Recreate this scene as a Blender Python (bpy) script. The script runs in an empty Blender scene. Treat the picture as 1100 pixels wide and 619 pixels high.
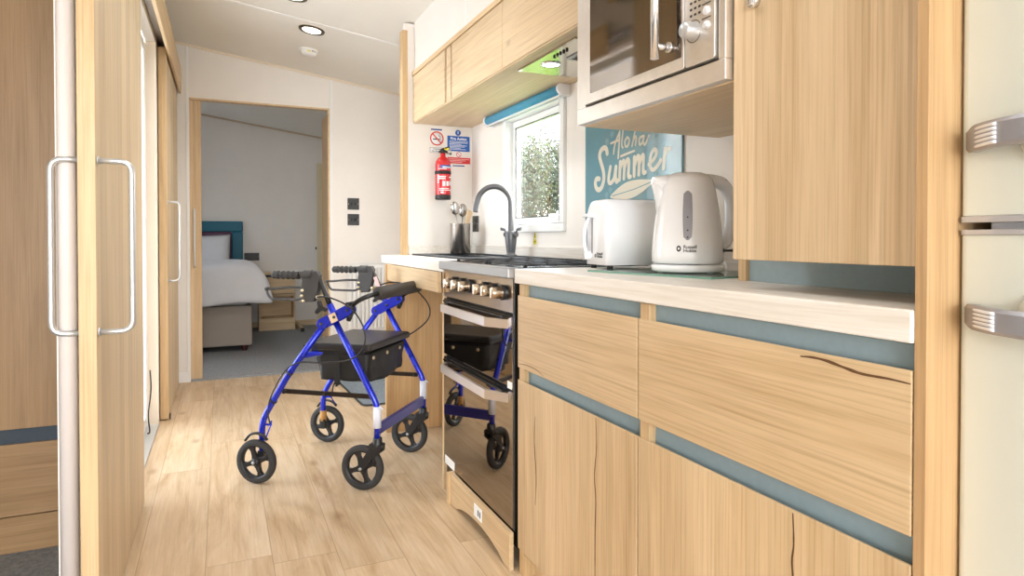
import bpy, bmesh, math, random
from mathutils import Vector, Matrix, noise
random.seed(4)
SC = bpy.context.scene
COL = SC.collection
PI = math.pi
V = Vector

# ------------------------------------------------------------------ materials
def lin(c):
    return tuple(((x/255)/12.92 if x/255 <= .04045 else ((x/255+.055)/1.055)**2.4) for x in c) + (1,)
MATS = {}
class NT:
    def __init__(s, name):
        s.m = bpy.data.materials.new(name); s.m.use_nodes = True
        s.t = s.m.node_tree; s.n = s.t.nodes; s.b = s.n['Principled BSDF']; s.out = s.n['Material Output']
    def new(s, k, **kw):
        n = s.n.new(k)
        for a, v in kw.items(): setattr(n, a, v)
        return n
    def link(s, a, b): s.t.links.new(a, b)
    def math(s, op, a, b=None, c=None):
        n = s.new('ShaderNodeMath', operation=op)
        for i, v in enumerate((a, b, c)):
            if v is None: continue
            if isinstance(v, (int, float)): n.inputs[i].default_value = v
            else: s.link(v, n.inputs[i])
        return n.outputs[0]
    def mix(s, f, a, b, mode='MIX'):
        n = s.new('ShaderNodeMix', data_type='RGBA', blend_type=mode)
        for i, v in ((0, f), (6, a), (7, b)):
            if isinstance(v, (int, float)): n.inputs[i].default_value = v
            elif isinstance(v, tuple): n.inputs[i].default_value = v
            else: s.link(v, n.inputs[i])
        return n.outputs[2]
    def coord(s, scale, kind='Object'):
        c = s.new('ShaderNodeTexCoord'); mp = s.new('ShaderNodeMapping')
        mp.inputs['Scale'].default_value = scale
        s.link(c.outputs[kind], mp.inputs[0]); return mp.outputs[0]
    def noise(s, vec, scale=1, detail=4, rough=.55, dist=0):
        n = s.new('ShaderNodeTexNoise'); n.inputs['Scale'].default_value = scale
        n.inputs['Detail'].default_value = detail; n.inputs['Roughness'].default_value = rough
        n.inputs['Distortion'].default_value = dist
        s.link(vec, n.inputs['Vector']); return n.outputs['Fac']
    def ramp(s, fac, stops):
        r = s.new('ShaderNodeValToRGB'); e = r.color_ramp.elements
        while len(e) < len(stops): e.new(.5)
        for q, (p, c) in zip(e, stops): q.position = p; q.color = c
        s.link(fac, r.inputs[0]); return r.outputs[0]
    def bump(s, h, strength=.2, dist=.002):
        b = s.new('ShaderNodeBump'); b.inputs['Strength'].default_value = strength
        b.inputs['Distance'].default_value = dist
        s.link(h, b.inputs['Height']); s.link(b.outputs[0], s.b.inputs['Normal'])
def plain(name, col, rough=.5, metal=0, coat=0, emit=None, noise_amt=.0, nscale=30, spec=.5):
    if name in MATS: return MATS[name]
    t = NT(name); b = t.b
    b.inputs['Base Color'].default_value = lin(col); b.inputs['Roughness'].default_value = rough
    b.inputs['Metallic'].default_value = metal; b.inputs['Coat Weight'].default_value = coat
    b.inputs['Specular IOR Level'].default_value = spec
    if emit: b.inputs['Emission Color'].default_value = lin(col); b.inputs['Emission Strength'].default_value = emit
    v = t.coord((1, 1, 1)); f = t.noise(v, nscale, 3)
    if noise_amt:
        c = lin(col); d = tuple(x*(1-noise_amt) for x in c[:3])+(1,); h = tuple(min(1, x*(1+noise_amt*.5)) for x in c[:3])+(1,)
        t.link(t.ramp(f, [(.3, d), (.7, h)]), b.inputs['Base Color'])
    else:
        t.link(t.math('MULTIPLY_ADD', f, .06, rough-.03), b.inputs['Roughness'])
    MATS[name] = t.m; return t.m
def oak(name, light, mid, dark, axis='z', plank=.0, knots=True, rough=.45, cross=None, crack=.0):
    """oak foil: grain along axis, fine pores, soft figure, a few knots"""
    if name in MATS: return MATS[name]
    t = NT(name)
    def sc(al, cr): return tuple(al if a == axis else cr for a in 'xyz')
    v1 = t.coord(sc(1.0, 11)); v2 = t.coord(sc(3.5, 230)); v3 = t.coord(sc(.8, 3.2))
    f1 = t.noise(v1, 1.2, 6, .6, 1.2); f2 = t.noise(v2, 1, 3, .6); f3 = t.noise(v3, 1.6, 3, .5, .5)
    base = t.ramp(f1, [(.28, lin(dark)), (.5, lin(mid)), (.72, lin(light))])
    soft = t.ramp(f3, [(.3, lin(mid)), (.7, lin(light))])
    c = t.mix(.45, base, soft)
    fine = t.ramp(f2, [(.32, (.80, .77, .72, 1)), (.52, (1, 1, 1, 1)), (.7, (1.05, 1.05, 1.04, 1))])
    c = t.mix(.8, c, fine, 'MULTIPLY')
    f4 = t.noise(t.coord(sc(.9, 42)), 1, 4, .65, .3)
    c = t.mix(.75, c, t.ramp(f4, [(.30, (.80, .75, .68, 1)), (.43, (.97, .96, .95, 1)), (.6, (1.03, 1.03, 1.03, 1))]), 'MULTIPLY')
    if plank:
        tc = t.new('ShaderNodeTexCoord'); sp = t.new('ShaderNodeSeparateXYZ'); t.link(tc.outputs['Object'], sp.inputs[0])
        o = sp.outputs[{'x': 0, 'y': 1, 'z': 2}[cross]]
        k = t.math('FLOOR', t.math('DIVIDE', t.math('ADD', o, 7.03), plank))
        w = t.new('ShaderNodeTexWhiteNoise', noise_dimensions='1D'); t.link(k, w.inputs['W'])
        g = t.ramp(w.outputs['Value'], [(0, (.87, .84, .80, 1)), (1, (1.07, 1.07, 1.08, 1))])
        c = t.mix(1, c, g, 'MULTIPLY')
    if knots:
        vo = t.new('ShaderNodeTexVoronoi'); vo.inputs['Scale'].default_value = 1.0
        t.link(t.coord(sc(2.6, 5.2)), vo.inputs['Vector'])
        k = t.ramp(vo.outputs['Distance'], [(.02, (1, 1, 1, 1)), (.085, (0, 0, 0, 1))])
        kf = t.math('MULTIPLY', k, .6)
        c = t.mix(kf, c, lin((112, 78, 48)))
    t.link(c, t.b.inputs['Base Color'])
    t.b.inputs['Roughness'].default_value = rough
    t.b.inputs['Specular IOR Level'].default_value = .4
    t.bump(f2, .12, .001)
    MATS[name] = t.m; return t.m
A = ((224, 199, 163), (212, 184, 145), (186, 153, 111))
OAKV = oak('oak upright grain', *A, 'z', .13, True, cross='y')
OAKVX = oak('oak upright grain crosswise', *A, 'z', .13, True, cross='x')
OAKH = oak('oak level grain', *A, 'y', .2, True, cross='z')
OAKU = oak('oak level grain wall unit', (230, 210, 178), (220, 196, 160), (198, 170, 130), 'y', .2, True, cross='x')
B_ = ((222, 188, 142), (208, 168, 118), (178, 136, 88))
OAKP = oak('rustic oak end panel', *B_, 'z', .12, True, cross='x')
OAKC = oak('oak wardrobe', (158, 128, 92), (142, 111, 76), (116, 88, 58), 'z', .0, True)
OAKCH = oak('oak wardrobe level', (158, 128, 92), (142, 111, 76), (116, 88, 58), 'x', .0, True)
OAKD = oak('oak sliding door', (228, 208, 176), (218, 196, 162), (202, 178, 142), 'z', .1, False, cross='y')
OAKE = oak('oak lipping', (216, 188, 148), (204, 172, 128), (180, 144, 100), 'z', .0, False)
OAKEH = oak('oak lipping level', (228, 204, 166), (218, 188, 146), (196, 160, 116), 'y', .0, False)
OAKX = oak('oak crosswise', (228, 204, 166), (218, 188, 146), (196, 160, 116), 'x', .0, False)
CRACK = plain('split in the oak', (98, 66, 38), .8)
WALL = plain('warm white wallboard', (238, 232, 225), .6, noise_amt=.02, nscale=6)
CEIL = plain('off white ceiling board', (236, 231, 222), .65, noise_amt=.015, nscale=5)
TRIMW = plain('white trim', (240, 238, 235), .4)
FR = plain('white upvc', (240, 241, 240), .3)
RECESS = plain('slate blue board', (146, 166, 174), .55, noise_amt=.05, nscale=60)
DARKREC = plain('dark blue board', (40, 52, 62), .6)
BLACK = plain('black plastic', (26, 26, 28), .42)
BLACKS = plain('satin black tube', (20, 20, 21), .3)
RUBBER = plain('grey black rubber', (48, 46, 45), .75, noise_amt=.15, nscale=60)
VINYL = plain('black vinyl', (38, 36, 36), .38, noise_amt=.12, nscale=260)
NYLON = plain('black nylon cloth', (24, 23, 23), .55, noise_amt=.25, nscale=400)
FOAM = plain('dark brown foam', (52, 47, 43), .6, noise_amt=.12, nscale=200)
BLUE = plain('metallic blue paint', (28, 48, 200), .28, .55, .5)
BLUED = plain('blue crossbar paint', (52, 52, 140), .35, .4, .3)
SLEEVE = plain('translucent white sleeve', (222, 224, 236), .45)
OCHRE = plain('brown tape', (176, 128, 66), .6, noise_amt=.2, nscale=80)
STEEL = plain('brushed steel', (228, 222, 216), .34, .85, noise_amt=.05, nscale=40)
STEELB = plain('matt steel trim', (168, 166, 165), .45, .8)
STEELU = plain('utensil steel', (170, 165, 160), .25, 1)
CHROME = plain('chrome', (226, 226, 228), .12, .9)
SATIN = plain('satin aluminium', (206, 208, 210), .36, .75)
KNOB = plain('bronzed steel knob', (205, 190, 172), .22, 1)
GREYM = plain('gunmetal tap', (92, 93, 96), .38, .45)
SINK = plain('dark grey composite', (58, 62, 68), .5)
OGLASS = plain('tinted oven glass', (150, 138, 124), .03, 1)
OBLACK = plain('black oven frame', (14, 14, 14), .25)
MWGLASS = plain('tinted microwave glass', (138, 128, 120), .05, 1)
WPLAST = plain('white gloss plastic', (250, 250, 253), .2, coat=.3)
GAUGE = plain('smoky grey window', (150, 148, 156), .2)
CREAM = plain('cream enamel', (213, 215, 204), .22, coat=.5)
RED = plain('red enamel', (205, 28, 38), .25, coat=.5)
REDP = plain('sign red', (214, 50, 52), .5)
BLUEP = plain('sign blue', (28, 96, 180), .5)
WHITEP = plain('sign white', (240, 240, 240), .5)
INK = plain('dark ink', (44, 44, 48), .6)
INKB = plain('blue ink', (40, 80, 150), .6)
YEL = plain('warning yellow', (226, 214, 40), .5)
BLINDM = plain('blue blind cloth', (74, 158, 194), .6, noise_amt=.05, nscale=40)
POSTER = plain('teal printed glass', (76, 152, 176), .03, coat=1.0, noise_amt=.06, nscale=4)
POSTER.node_tree.nodes['Principled BSDF'].inputs['Coat IOR'].default_value = 2.6
CREAMP = plain('cream print', (226, 224, 210), .06, coat=1.0)
PALEP = plain('pale blue print', (150, 200, 214), .06, coat=1.0)
TEAL = plain('teal vinyl', (22, 104, 128), .5, noise_amt=.1, nscale=200)
PLUM = plain('plum vinyl', (98, 58, 88), .5)
LINEN = plain('white bed linen', (228, 228, 232), .85, noise_amt=.03, nscale=8)
HESS = plain('taupe woven fabric', (176, 164, 152), .9, noise_amt=.18, nscale=320)
SOCKET = plain('black nickel', (72, 72, 72), .35, .6)
SOCKD = plain('black insert', (18, 18, 18), .4)
DECK = plain('pale decking', (226, 226, 226), .8, noise_amt=.1, nscale=5)
BARK = plain('pale bark', (96, 82, 64), .9, noise_amt=.3, nscale=8)
PINK = plain('pink label', (226, 186, 184), .5)
YMET = plain('brass snap', (214, 196, 160), .3, .8)
LAMPW = plain('lamp diffuser', (255, 250, 240), .5, emit=14)
HOODL = plain('hood lamp diffuser', (255, 252, 246), .5, emit=9)
WOODU = plain('beech', (222, 196, 158), .6, noise_amt=.08, nscale=30)

def leafmat(name, a, b):
    t = NT(name)
    oi = t.new('ShaderNodeNewGeometry')
    t.link(t.ramp(oi.outputs['Random Per Island'], [(0, lin(a)), (1, lin(b))]), t.b.inputs['Base Color'])
    t.b.inputs['Roughness'].default_value = .6
    t.b.inputs['Transmission Weight'].default_value = 0
    return t.m
LEAF = leafmat('green leaves', (22, 38, 16), (92, 104, 52))
LEAF2 = leafmat('dark green leaves', (12, 26, 12), (52, 70, 34))
GRASS = leafmat('grass blades', (84, 120, 50), (160, 180, 90))

def glassmat(name, tint, refl=.1):
    t = NT(name); t.n.remove(t.b)
    tr = t.new('ShaderNodeBsdfTransparent'); tr.inputs[0].default_value = tint
    gl = t.new('ShaderNodeBsdfGlossy'); gl.inputs['Roughness'].default_value = .01
    lw = t.new('ShaderNodeLayerWeight'); lw.inputs[0].default_value = .5
    fr = t.math('MULTIPLY_ADD', t.math('POWER', lw.outputs['Facing'], 4), .8, .03)
    m = t.new('ShaderNodeMixShader')
    t.link(fr, m.inputs[0]); t.link(tr.outputs[0], m.inputs[1]); t.link(gl.outputs[0], m.inputs[2])
    t.link(m.outputs[0], t.out.inputs[0]); return t.m
GLASS = glassmat('window glass', (.97, .98, .98, 1))
GGLASS = glassmat('green edged glass', (.82, .90, .87, 1))
EDGEG = plain('green glass edge', (120, 168, 150), .2)

def floor_mat():
    t = NT('oak plank vinyl floor')
    tc = t.new('ShaderNodeTexCoord'); sp = t.new('ShaderNodeSeparateXYZ'); t.link(tc.outputs['Object'], sp.inputs[0])
    row = t.math('FLOOR', t.math('DIVIDE', sp.outputs[0], .19))
    wn = t.new('ShaderNodeTexWhiteNoise', noise_dimensions='1D'); t.link(row, wn.inputs['W'])
    yy = t.math('ADD', sp.outputs[1], t.math('MULTIPLY', wn.outputs['Value'], 1.4))
    cellY = t.math('FLOOR', t.math('DIVIDE', yy, 1.3))
    idn = t.math('ADD', t.math('MULTIPLY', row, 13.7), t.math('MULTIPLY', cellY, 3.1))
    w2 = t.new('ShaderNodeTexWhiteNoise', noise_dimensions='1D'); t.link(idn, w2.inputs['W'])
    fx = t.math('FRACT', t.math('DIVIDE', sp.outputs[0], .19)); fy = t.math('FRACT', t.math('DIVIDE', yy, 1.3))
    ex = t.math('MINIMUM', fx, t.math('SUBTRACT', 1, fx)); ey = t.math('MINIMUM', fy, t.math('SUBTRACT', 1, fy))
    jx = t.math('LESS_THAN', ex, .008); jy = t.math('LESS_THAN', ey, .0012); j = t.math('MAXIMUM', jx, jy)
    cb = t.new('ShaderNodeCombineXYZ'); t.link(sp.outputs[0], cb.inputs[0]); t.link(sp.outputs[1], cb.inputs[1])
    t.link(t.math('MULTIPLY', w2.outputs['Value'], 9), cb.inputs[2])
    def mp(s):
        m = t.new('ShaderNodeMapping'); m.inputs['Scale'].default_value = s; t.link(cb.outputs[0], m.inputs[0]); return m.outputs[0]
    f1 = t.noise(mp((9, 1.3, 1)), 1.3, 7, .62, .9); f2 = t.noise(mp((170, 5, 1)), 1, 3)
    base = t.ramp(f1, [(.28, lin((186, 153, 114))), (.47, lin((210, 183, 148))), (.68, lin((222, 200, 171)))])
    g = t.ramp(f2, [(.3, (.86, .84, .8, 1)), (.6, (1, 1, 1, 1))])
    c = t.mix(.7, base, g, 'MULTIPLY')
    v = t.ramp(w2.outputs['Value'], [(0, (.93, .92, .9, 1)), (1, (1.05, 1.05, 1.05, 1))]); c = t.mix(1, c, v, 'MULTIPLY')
    f5 = t.noise(mp((34, 1.5, 1)), 1, 5, .65, .6); c = t.mix(.8, c, t.ramp(f5, [(.32, (.82, .77, .70, 1)), (.47, (.98, .97, .96, 1)), (.6, (1.02, 1.02, 1.02, 1))]), 'MULTIPLY')
    vo = t.new('ShaderNodeTexVoronoi'); vo.inputs['Scale'].default_value = 1; t.link(mp((5.5, 2.6, 1)), vo.inputs['Vector'])
    k = t.ramp(vo.outputs['Distance'], [(.02, (1, 1, 1, 1)), (.14, (0, 0, 0, 1))]); c = t.mix(t.math('MULTIPLY', k, .6), c, lin((150, 112, 74)))
    c = t.mix(t.math('MULTIPLY', j, .45), c, lin((140, 108, 76)))
    t.link(c, t.b.inputs['Base Color']); t.b.inputs['Roughness'].default_value = .42
    t.bump(f2, .1, .001); return t.m
FLOORM = floor_mat()
def carpet_mat(name, a, b):
    t = NT(name); f = t.noise(t.coord((1, 1, 1)), 420, 2, .7); g = t.noise(t.coord((1, 1, 1)), 60, 2)
    t.link(t.ramp(t.mix(.35, f, g), [(.35, lin(a)), (.65, lin(b))]), t.b.inputs['Base Color'])
    t.b.inputs['Roughness'].default_value = .95; t.bump(f, .5, .003); return t.m
CARPET = carpet_mat('grey carpet pile', (128, 130, 132), (176, 178, 180))
CARPETD = carpet_mat('dark grey carpet pile', (88, 90, 92), (146, 146, 146))
MATM = carpet_mat('grey mat pile', (104, 116, 126), (150, 160, 168))
def worktop_mat():
    t = NT('bleached wood laminate')
    f1 = t.noise(t.coord((30, 2.0, 60)), 1.2, 6, .62, .8); f2 = t.noise(t.coord((180, 9, 160)), 1, 3)
    c = t.ramp(f1, [(.3, lin((216, 206, 194))), (.5, lin((232, 225, 216))), (.7, lin((240, 236, 230)))])
    g = t.ramp(f2, [(.3, (.93, .92, .9, 1)), (.6, (1, 1, 1, 1))]); c = t.mix(.6, c, g, 'MULTIPLY')
    t.link(c, t.b.inputs['Base Color']); t.b.inputs['Roughness'].default_value = .38; return t.m
WTOP = worktop_mat()

# ------------------------------------------------------------------ mesh builder
class MB:
    def __init__(s): s.bm = bmesh.new(); s.mi = 0; s.smooth = False
    def _paint(s, faces):
        for f in faces: f.material_index = s.mi; f.smooth = s.smooth
    def box(s, x0, x1, y0, y1, z0, z1, bev=0, seg=2, M=None):
        old = set(s.bm.faces)
        r = bmesh.ops.create_cube(s.bm, size=1); vs = r['verts']
        for v in vs: v.co = V((x0 if v.co.x < 0 else x1, y0 if v.co.y < 0 else y1, z0 if v.co.z < 0 else z1))
        fs = set(f for v in vs for f in v.link_faces)
        if bev:
            es = list(set(e for v in vs for e in v.link_edges))
            b = bmesh.ops.bevel(s.bm, geom=es, offset=bev, segments=seg, affect='EDGES', profile=.5)
            fs = set(s.bm.faces)-old
            vs = set(v for f in fs for v in f.verts)
        if M:
            for v in vs: v.co = M @ v.co
        s._paint(fs); return s
    def prism(s, pts, ext, bev=0):
        """closed polygon (list of Vector) swept by vector ext"""
        old = set(s.bm.faces)
        a = [s.bm.verts.new(V(p)) for p in pts]; b = [s.bm.verts.new(V(p)+V(ext)) for p in pts]; n = len(a)
        fs = [s.bm.faces.new(a), s.bm.faces.new(b[::-1])]
        for i in range(n): fs.append(s.bm.faces.new((a[(i+1) % n], a[i], b[i], b[(i+1) % n])))
        bmesh.ops.recalc_face_normals(s.bm, faces=fs)
        if bev:
            es = [e for e in fs[0].edges]+[e for e in fs[1].edges]
            r = bmesh.ops.bevel(s.bm, geom=es, offset=bev, segments=2, affect='EDGES', profile=.5)
            fs = [f for f in s.bm.faces if f not in old]
        s._paint(fs); return s
    def tube(s, pts, r, n=12, cap=True, flat=None, closed=False):
        pts = [V(p) for p in pts]; N = len(pts); rings = []; up = None
        rad = r if isinstance(r, (list, tuple)) else [r]*N
        for i, p in enumerate(pts):
            if closed: t = (pts[(i+1) % N]-pts[i-1]).normalized()
            elif i == 0: t = (pts[1]-p).normalized()
            elif i == N-1: t = (p-pts[-2]).normalized()
            else: t = ((pts[i+1]-p).normalized()+(p-pts[i-1]).normalized()).normalized()
            if up is None:
                up = V((0, 0, 1)) if abs(t.z) < .9 else V((1, 0, 0))
            up = (up-t*up.dot(t)).normalized(); sd = t.cross(up)
            fl = flat or 1
            rings.append([s.bm.verts.new(p+(up*math.cos(a)*fl+sd*math.sin(a))*rad[i]) for a in [2*PI*k/n for k in range(n)]])
        fs = []
        rng = range(N if closed else N-1)
        for i in rng:
            A_, B2 = rings[i], rings[(i+1) % N]
            for k in range(n): fs.append(s.bm.faces.new((A_[k], A_[(k+1) % n], B2[(k+1) % n], B2[k])))
        s._paint(fs)
        for f in fs: f.smooth = True
        if cap and not closed:
            c = [s.bm.faces.new(rings[0][::-1]), s.bm.faces.new(rings[-1])]; s._paint(c)
            for f in c: f.smooth = False
            fs += c
        bmesh.ops.recalc_face_normals(s.bm, faces=fs)
        return s
    def cyl(s, a, b, r, n=20, r2=None): return s.tube([a, b], [r, r2 if r2 is not None else r], n)
    def lathe(s, prof, c=(0, 0, 0), axis=(0, 0, 1), n=32, a0=0, a1=2*PI, sx=1, smooth=True):
        """prof: list (radius, height) revolved about axis through c"""
        ax = V(axis).normalized(); q = V((0, 0, 1)).rotation_difference(ax).to_matrix()
        full = abs(a1-a0-2*PI) < 1e-6; m = n if full else n+1; rings = []
        for (r, h) in prof:
            if r < 1e-6: rings.append([s.bm.verts.new(V(c)+q @ V((0, 0, h)))]); continue
            rings.append([s.bm.verts.new(V(c)+q @ V((r*math.cos(a0+(a1-a0)*k/n)*sx, r*math.sin(a0+(a1-a0)*k/n), h))) for k in range(m)])
        fs = []
        for i in range(len(rings)-1):
            A_, B2 = rings[i], rings[i+1]
            for k in range(n):
                k2 = (k+1) % m if full else k+1
                if len(A_) == 1 and len(B2) == 1: continue
                if len(A_) == 1: fs.append(s.bm.faces.new((A_[0], B2[k], B2[k2])))
                elif len(B2) == 1: fs.append(s.bm.faces.new((A_[k], A_[k2], B2[0])))
                else: fs.append(s.bm.faces.new((A_[k], A_[k2], B2[k2], B2[k])))
        s._paint(fs)
        for f in fs: f.smooth = smooth
        bmesh.ops.recalc_face_normals(s.bm, faces=fs)
        return s
    def stroke(s, pts, w, nrm, lift=0, thick=.0012, cap=True):
        """flat ribbon of width w along pts lying in a plane of normal nrm, with thickness"""
        nrm = V(nrm); P = [V(p)+nrm*lift for p in pts]; N = len(P); L = []; R = []
        ww = w if isinstance(w, (list, tuple)) else [w]*N
        for i in range(N):
            t = (P[min(i+1, N-1)]-P[max(i-1, 0)]).normalized(); sd = t.cross(nrm)*ww[i]/2
            L.append(P[i]+sd); R.append(P[i]-sd)
        ends = []
        if cap:
            for (i, sg) in ((N-1, 1), (0, -1)):
                t = (P[min(i+1, N-1)]-P[max(i-1, 0)]).normalized()*sg; sd = t.cross(nrm)*ww[i]/2
                ends.append([P[i]+sd*math.cos(a)+t*(ww[i]/2)*math.sin(a) for a in [PI*k/6 for k in range(1, 6)]])
        for i in range(N-1):
            vs = [s.bm.verts.new(p) for p in (L[i], L[i+1], R[i+1], R[i])]; f = s.bm.faces.new(vs); s._paint([f])
        if cap:
            for (i, e) in ((N-1, ends[0]), (0, ends[1])):
                a, b = (L[i], R[i]) if i else (R[i], L[i])
                vs = [s.bm.verts.new(p) for p in [a]+e+[b]]
                f = s.bm.faces.new(vs); s._paint([f])
        return s
    def disc(s, c, r, nrm, n=24, r2=0):
        nrm = V(nrm).normalized(); q = V((0, 0, 1)).rotation_difference(nrm).to_matrix()
        o = [s.bm.verts.new(V(c)+q @ V((r*math.cos(2*PI*k/n), r*math.sin(2*PI*k/n), 0))) for k in range(n)]
        if r2:
            i_ = [s.bm.verts.new(V(c)+q @ V((r2*math.cos(2*PI*k/n), r2*math.sin(2*PI*k/n), 0))) for k in range(n)]
            fs = [s.bm.faces.new((o[k], o[(k+1) % n], i_[(k+1) % n], i_[k])) for k in range(n)]
        else: fs = [s.bm.faces.new(o)]
        s._paint(fs); return s
    def xf(s, M): bmesh.ops.transform(s.bm, matrix=M, verts=s.bm.verts); return s
def smoothpts(pts, k=6, closed=False):
    P = [V(p) for p in pts]; n = len(P); out = []
    rng = n if closed else n-1
    for i in range(rng):
        p0 = P[i-1] if (i > 0 or closed) else P[0]; p1 = P[i]; p2 = P[(i+1) % n]
        p3 = P[(i+2) % n] if closed else P[min(i+2, n-1)]
        for j in range(k):
            t = j/k
            out.append(.5*((2*p1)+(p2-p0)*t+(2*p0-5*p1+4*p2-p3)*t*t+(3*p1-p0-3*p2+p3)*t**3))
    if not closed: out.append(P[-1])
    return out
def fillet(pts, r, k=5):
    """polyline with its corners rounded"""
    P = [V(p) for p in pts]; out = [P[0]]
    for i in range(1, len(P)-1):
        a = (P[i-1]-P[i]); b = (P[i+1]-P[i]); d = min(r, a.length*.48, b.length*.48)
        p = P[i]+a.normalized()*d; q = P[i]+b.normalized()*d
        for j in range(k+1):
            t = j/k; out.append((1-t)**2*p+2*t*(1-t)*P[i]+t*t*q)
    out.append(P[-1]); return out

ROOTLOC = {}
def finish(name, mb, mats, parent=None, local=False, loc=None):
    me = bpy.data.meshes.new(name)
    bm = mb.bm
    o = bpy.data.objects.new(name, me)
    if parent is None and not local:
        if loc is None:
            xs = [v.co for v in bm.verts]
            mn = [min(c[i] for c in xs) for i in range(3)]; mx = [max(c[i] for c in xs) for i in range(3)]
            loc = V(((mn[0]+mx[0])/2, (mn[1]+mx[1])/2, mn[2]))
        loc = V(loc)
        bmesh.ops.translate(bm, vec=-loc, verts=bm.verts); o.location = loc; ROOTLOC[o.name] = loc
    elif parent is not None and not local:
        r = parent
        while r.parent: r = r.parent
        bmesh.ops.translate(bm, vec=-ROOTLOC.get(r.name, V((0, 0, 0))), verts=bm.verts)
    bm.to_mesh(me); bm.free()
    for m in (mats if isinstance(mats, (list, tuple)) else [mats]): me.materials.append(m)
    COL.objects.link(o)
    if parent is not None: o.parent = parent
    return o
def thing(name, label, cat, loc=(0, 0, 0), rotz=0, group=None):
    o = bpy.data.objects.new(name, None); COL.objects.link(o); o.location = loc; o.rotation_euler = (0, 0, rotz)
    o.empty_display_size = .05
    ROOTLOC[o.name] = V(loc)
    o['label'] = label; o['category'] = cat
    if group: o['group'] = group
    return o
def tag(o, label, cat, group=None, kind=None):
    o['label'] = label; o['category'] = cat
    if group: o['group'] = group
    if kind: o['kind'] = kind
    return o
def struct(name, mb, m, label=None, cat=None):
    o = finish(name, mb, m); o['kind'] = 'structure'
    if label: o['label'] = label; o['category'] = cat
    return o
def sroot(name, label, cat, loc):
    o = thing(name, label, cat, loc); o['kind'] = 'structure'; return o
def box(*a, **k): return MB().box(*a, **k)
def text_bm(mb, txt, size, origin, right, up, nrm, bold=0, spacing=1, bendf=None, line=1):
    cu = bpy.data.curves.new('t', 'FONT'); cu.body = txt; cu.size = size; cu.offset = bold; cu.space_character = spacing
    cu.align_x = 'LEFT'; cu.resolution_u = 3; cu.space_line = line
    ob = bpy.data.objects.new('t', cu); COL.objects.link(ob)
    dg = bpy.context.evaluated_depsgraph_get(); me = bpy.data.meshes.new_from_object(ob.evaluated_get(dg))
    bpy.data.objects.remove(ob); bpy.data.curves.remove(cu)
    vs = []
    for v in me.vertices:
        if bendf: vs.append(mb.bm.verts.new(bendf(v.co.x, v.co.y)))
        else: vs.append(mb.bm.verts.new(V(origin)+V(right)*v.co.x+V(up)*v.co.y))
    for p in me.polygons:
        try:
            f = mb.bm.faces.new([vs[i] for i in p.vertices]); f.material_index = mb.mi
        except ValueError: pass
    bpy.data.meshes.remove(me); return mb

# ================================================================== SETTING
RW = 1.30          # kitchen window wall
YE = 5.01          # end wall with the bedroom doorway
YP = 3.45          # partition closing the kitchen run
LX = -.315         # face of the left wall
def zc(x): return 2.31-.14*x if x > -.4 else 2.366+.14*(x+.4)
struct('floor', box(-.36, RW+.1, -3.2, YE, -.06, 0), FLOORM)
struct('floor_left_room', box(-2.2, -.36, -3.2, 2.75, -.06, .004), CARPETD)
struct('floor_bedroom', box(-1.6, 1.4, YE, 7.8, -.06, .006), CARPET)
m = MB()
for (x0, x1) in ((-2.2, -.4), (-.4, 1.45)):
    m.prism([(x0, -3.25, zc(x0)), (x1, -3.25, zc(x1)), (x1, -3.25, zc(x1)+.08), (x0, -3.25, zc(x0)+.08)], (0, 11.05, 0))
struct('ceiling', m, CEIL)
# ceiling joint strip
m = MB(); m.prism([(-.36, 3.87, zc(-.36)), (1.3, 3.87, zc(1.3)), (1.3, 3.87, zc(1.3)-.004), (-.36, 3.87, zc(-.36)-.004)], (0, .022, 0))
struct('trim_1', m, TRIMW)
# right wall with the window opening (Y 2.39..2.93, z 1.06..1.56)
WY0, WY1, WZ0, WZ1 = 2.375, 2.955, 1.05, 1.59
m = MB()
m.box(RW, RW+.06, -3.2, WY0, -.02, 2.2); m.box(RW, RW+.06, WY1, YE+.08, -.02, 2.2)
m.box(RW, RW+.06, WY0, WY1, -.02, WZ0); m.box(RW, RW+.06, WY0, WY1, WZ1, 2.2)
struct('wall_right', m, WALL)
m = MB(); m.box(.91, RW, YP, YP+.035, 0, zc(1.1)+.01)
struct('wall_kitchen_end', m, WALL)
struct('trim_2', box(.895, .925, YP-.012, YP+.045, 0, 2.125, .002), OAKE)
# end wall with doorway
DX0, DX1, DZ = -.20, .745, 1.975
m = MB()
m.box(-.40, DX0, YE, YE+.03, 0, 2.45); m.box(DX1, RW+.1, YE, YE+.06, 0, 2.3)
m.prism([(DX0, YE, DZ), (DX1, YE, DZ), (DX1, YE, zc(DX1)+.02), (DX0, YE, zc(DX0)+.02)], (0, .06, 0))
struct('wall_end', m, WALL)
m = MB(); m.box(DX0, DX1, YE-.004, YE+.06, DZ-.012, DZ, .002); m.box(DX1-.012, DX1, YE-.004, YE+.06, 0, DZ, .002)
struct('trim_3', m, OAKEH)
m = MB(); m.box(DX0-.02, DX0-.004, YE-.006, YE, 0, zc(DX0), .002); m.box(DX1+.004, DX1+.022, YE-.006, YE, 0, zc(DX1), .002)
struct('trim_4', m, TRIMW)
m = MB()
m.prism([(-.36, YE-.012, zc(-.36)), (RW, YE-.012, zc(RW)), (RW, YE-.012, zc(RW)-.014), (-.36, YE-.012, zc(-.36)-.014)], (0, .012, 0))
struct('trim_5', m, plain('cream cornice', (232, 216, 194), .5))
struct('baseboard_end', MB().box(LX, DX0, YE-.012, YE, 0, .07, .003).box(DX1+.01, RW, YE-.012, YE, 0, .07, .003), TRIMW)
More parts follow.
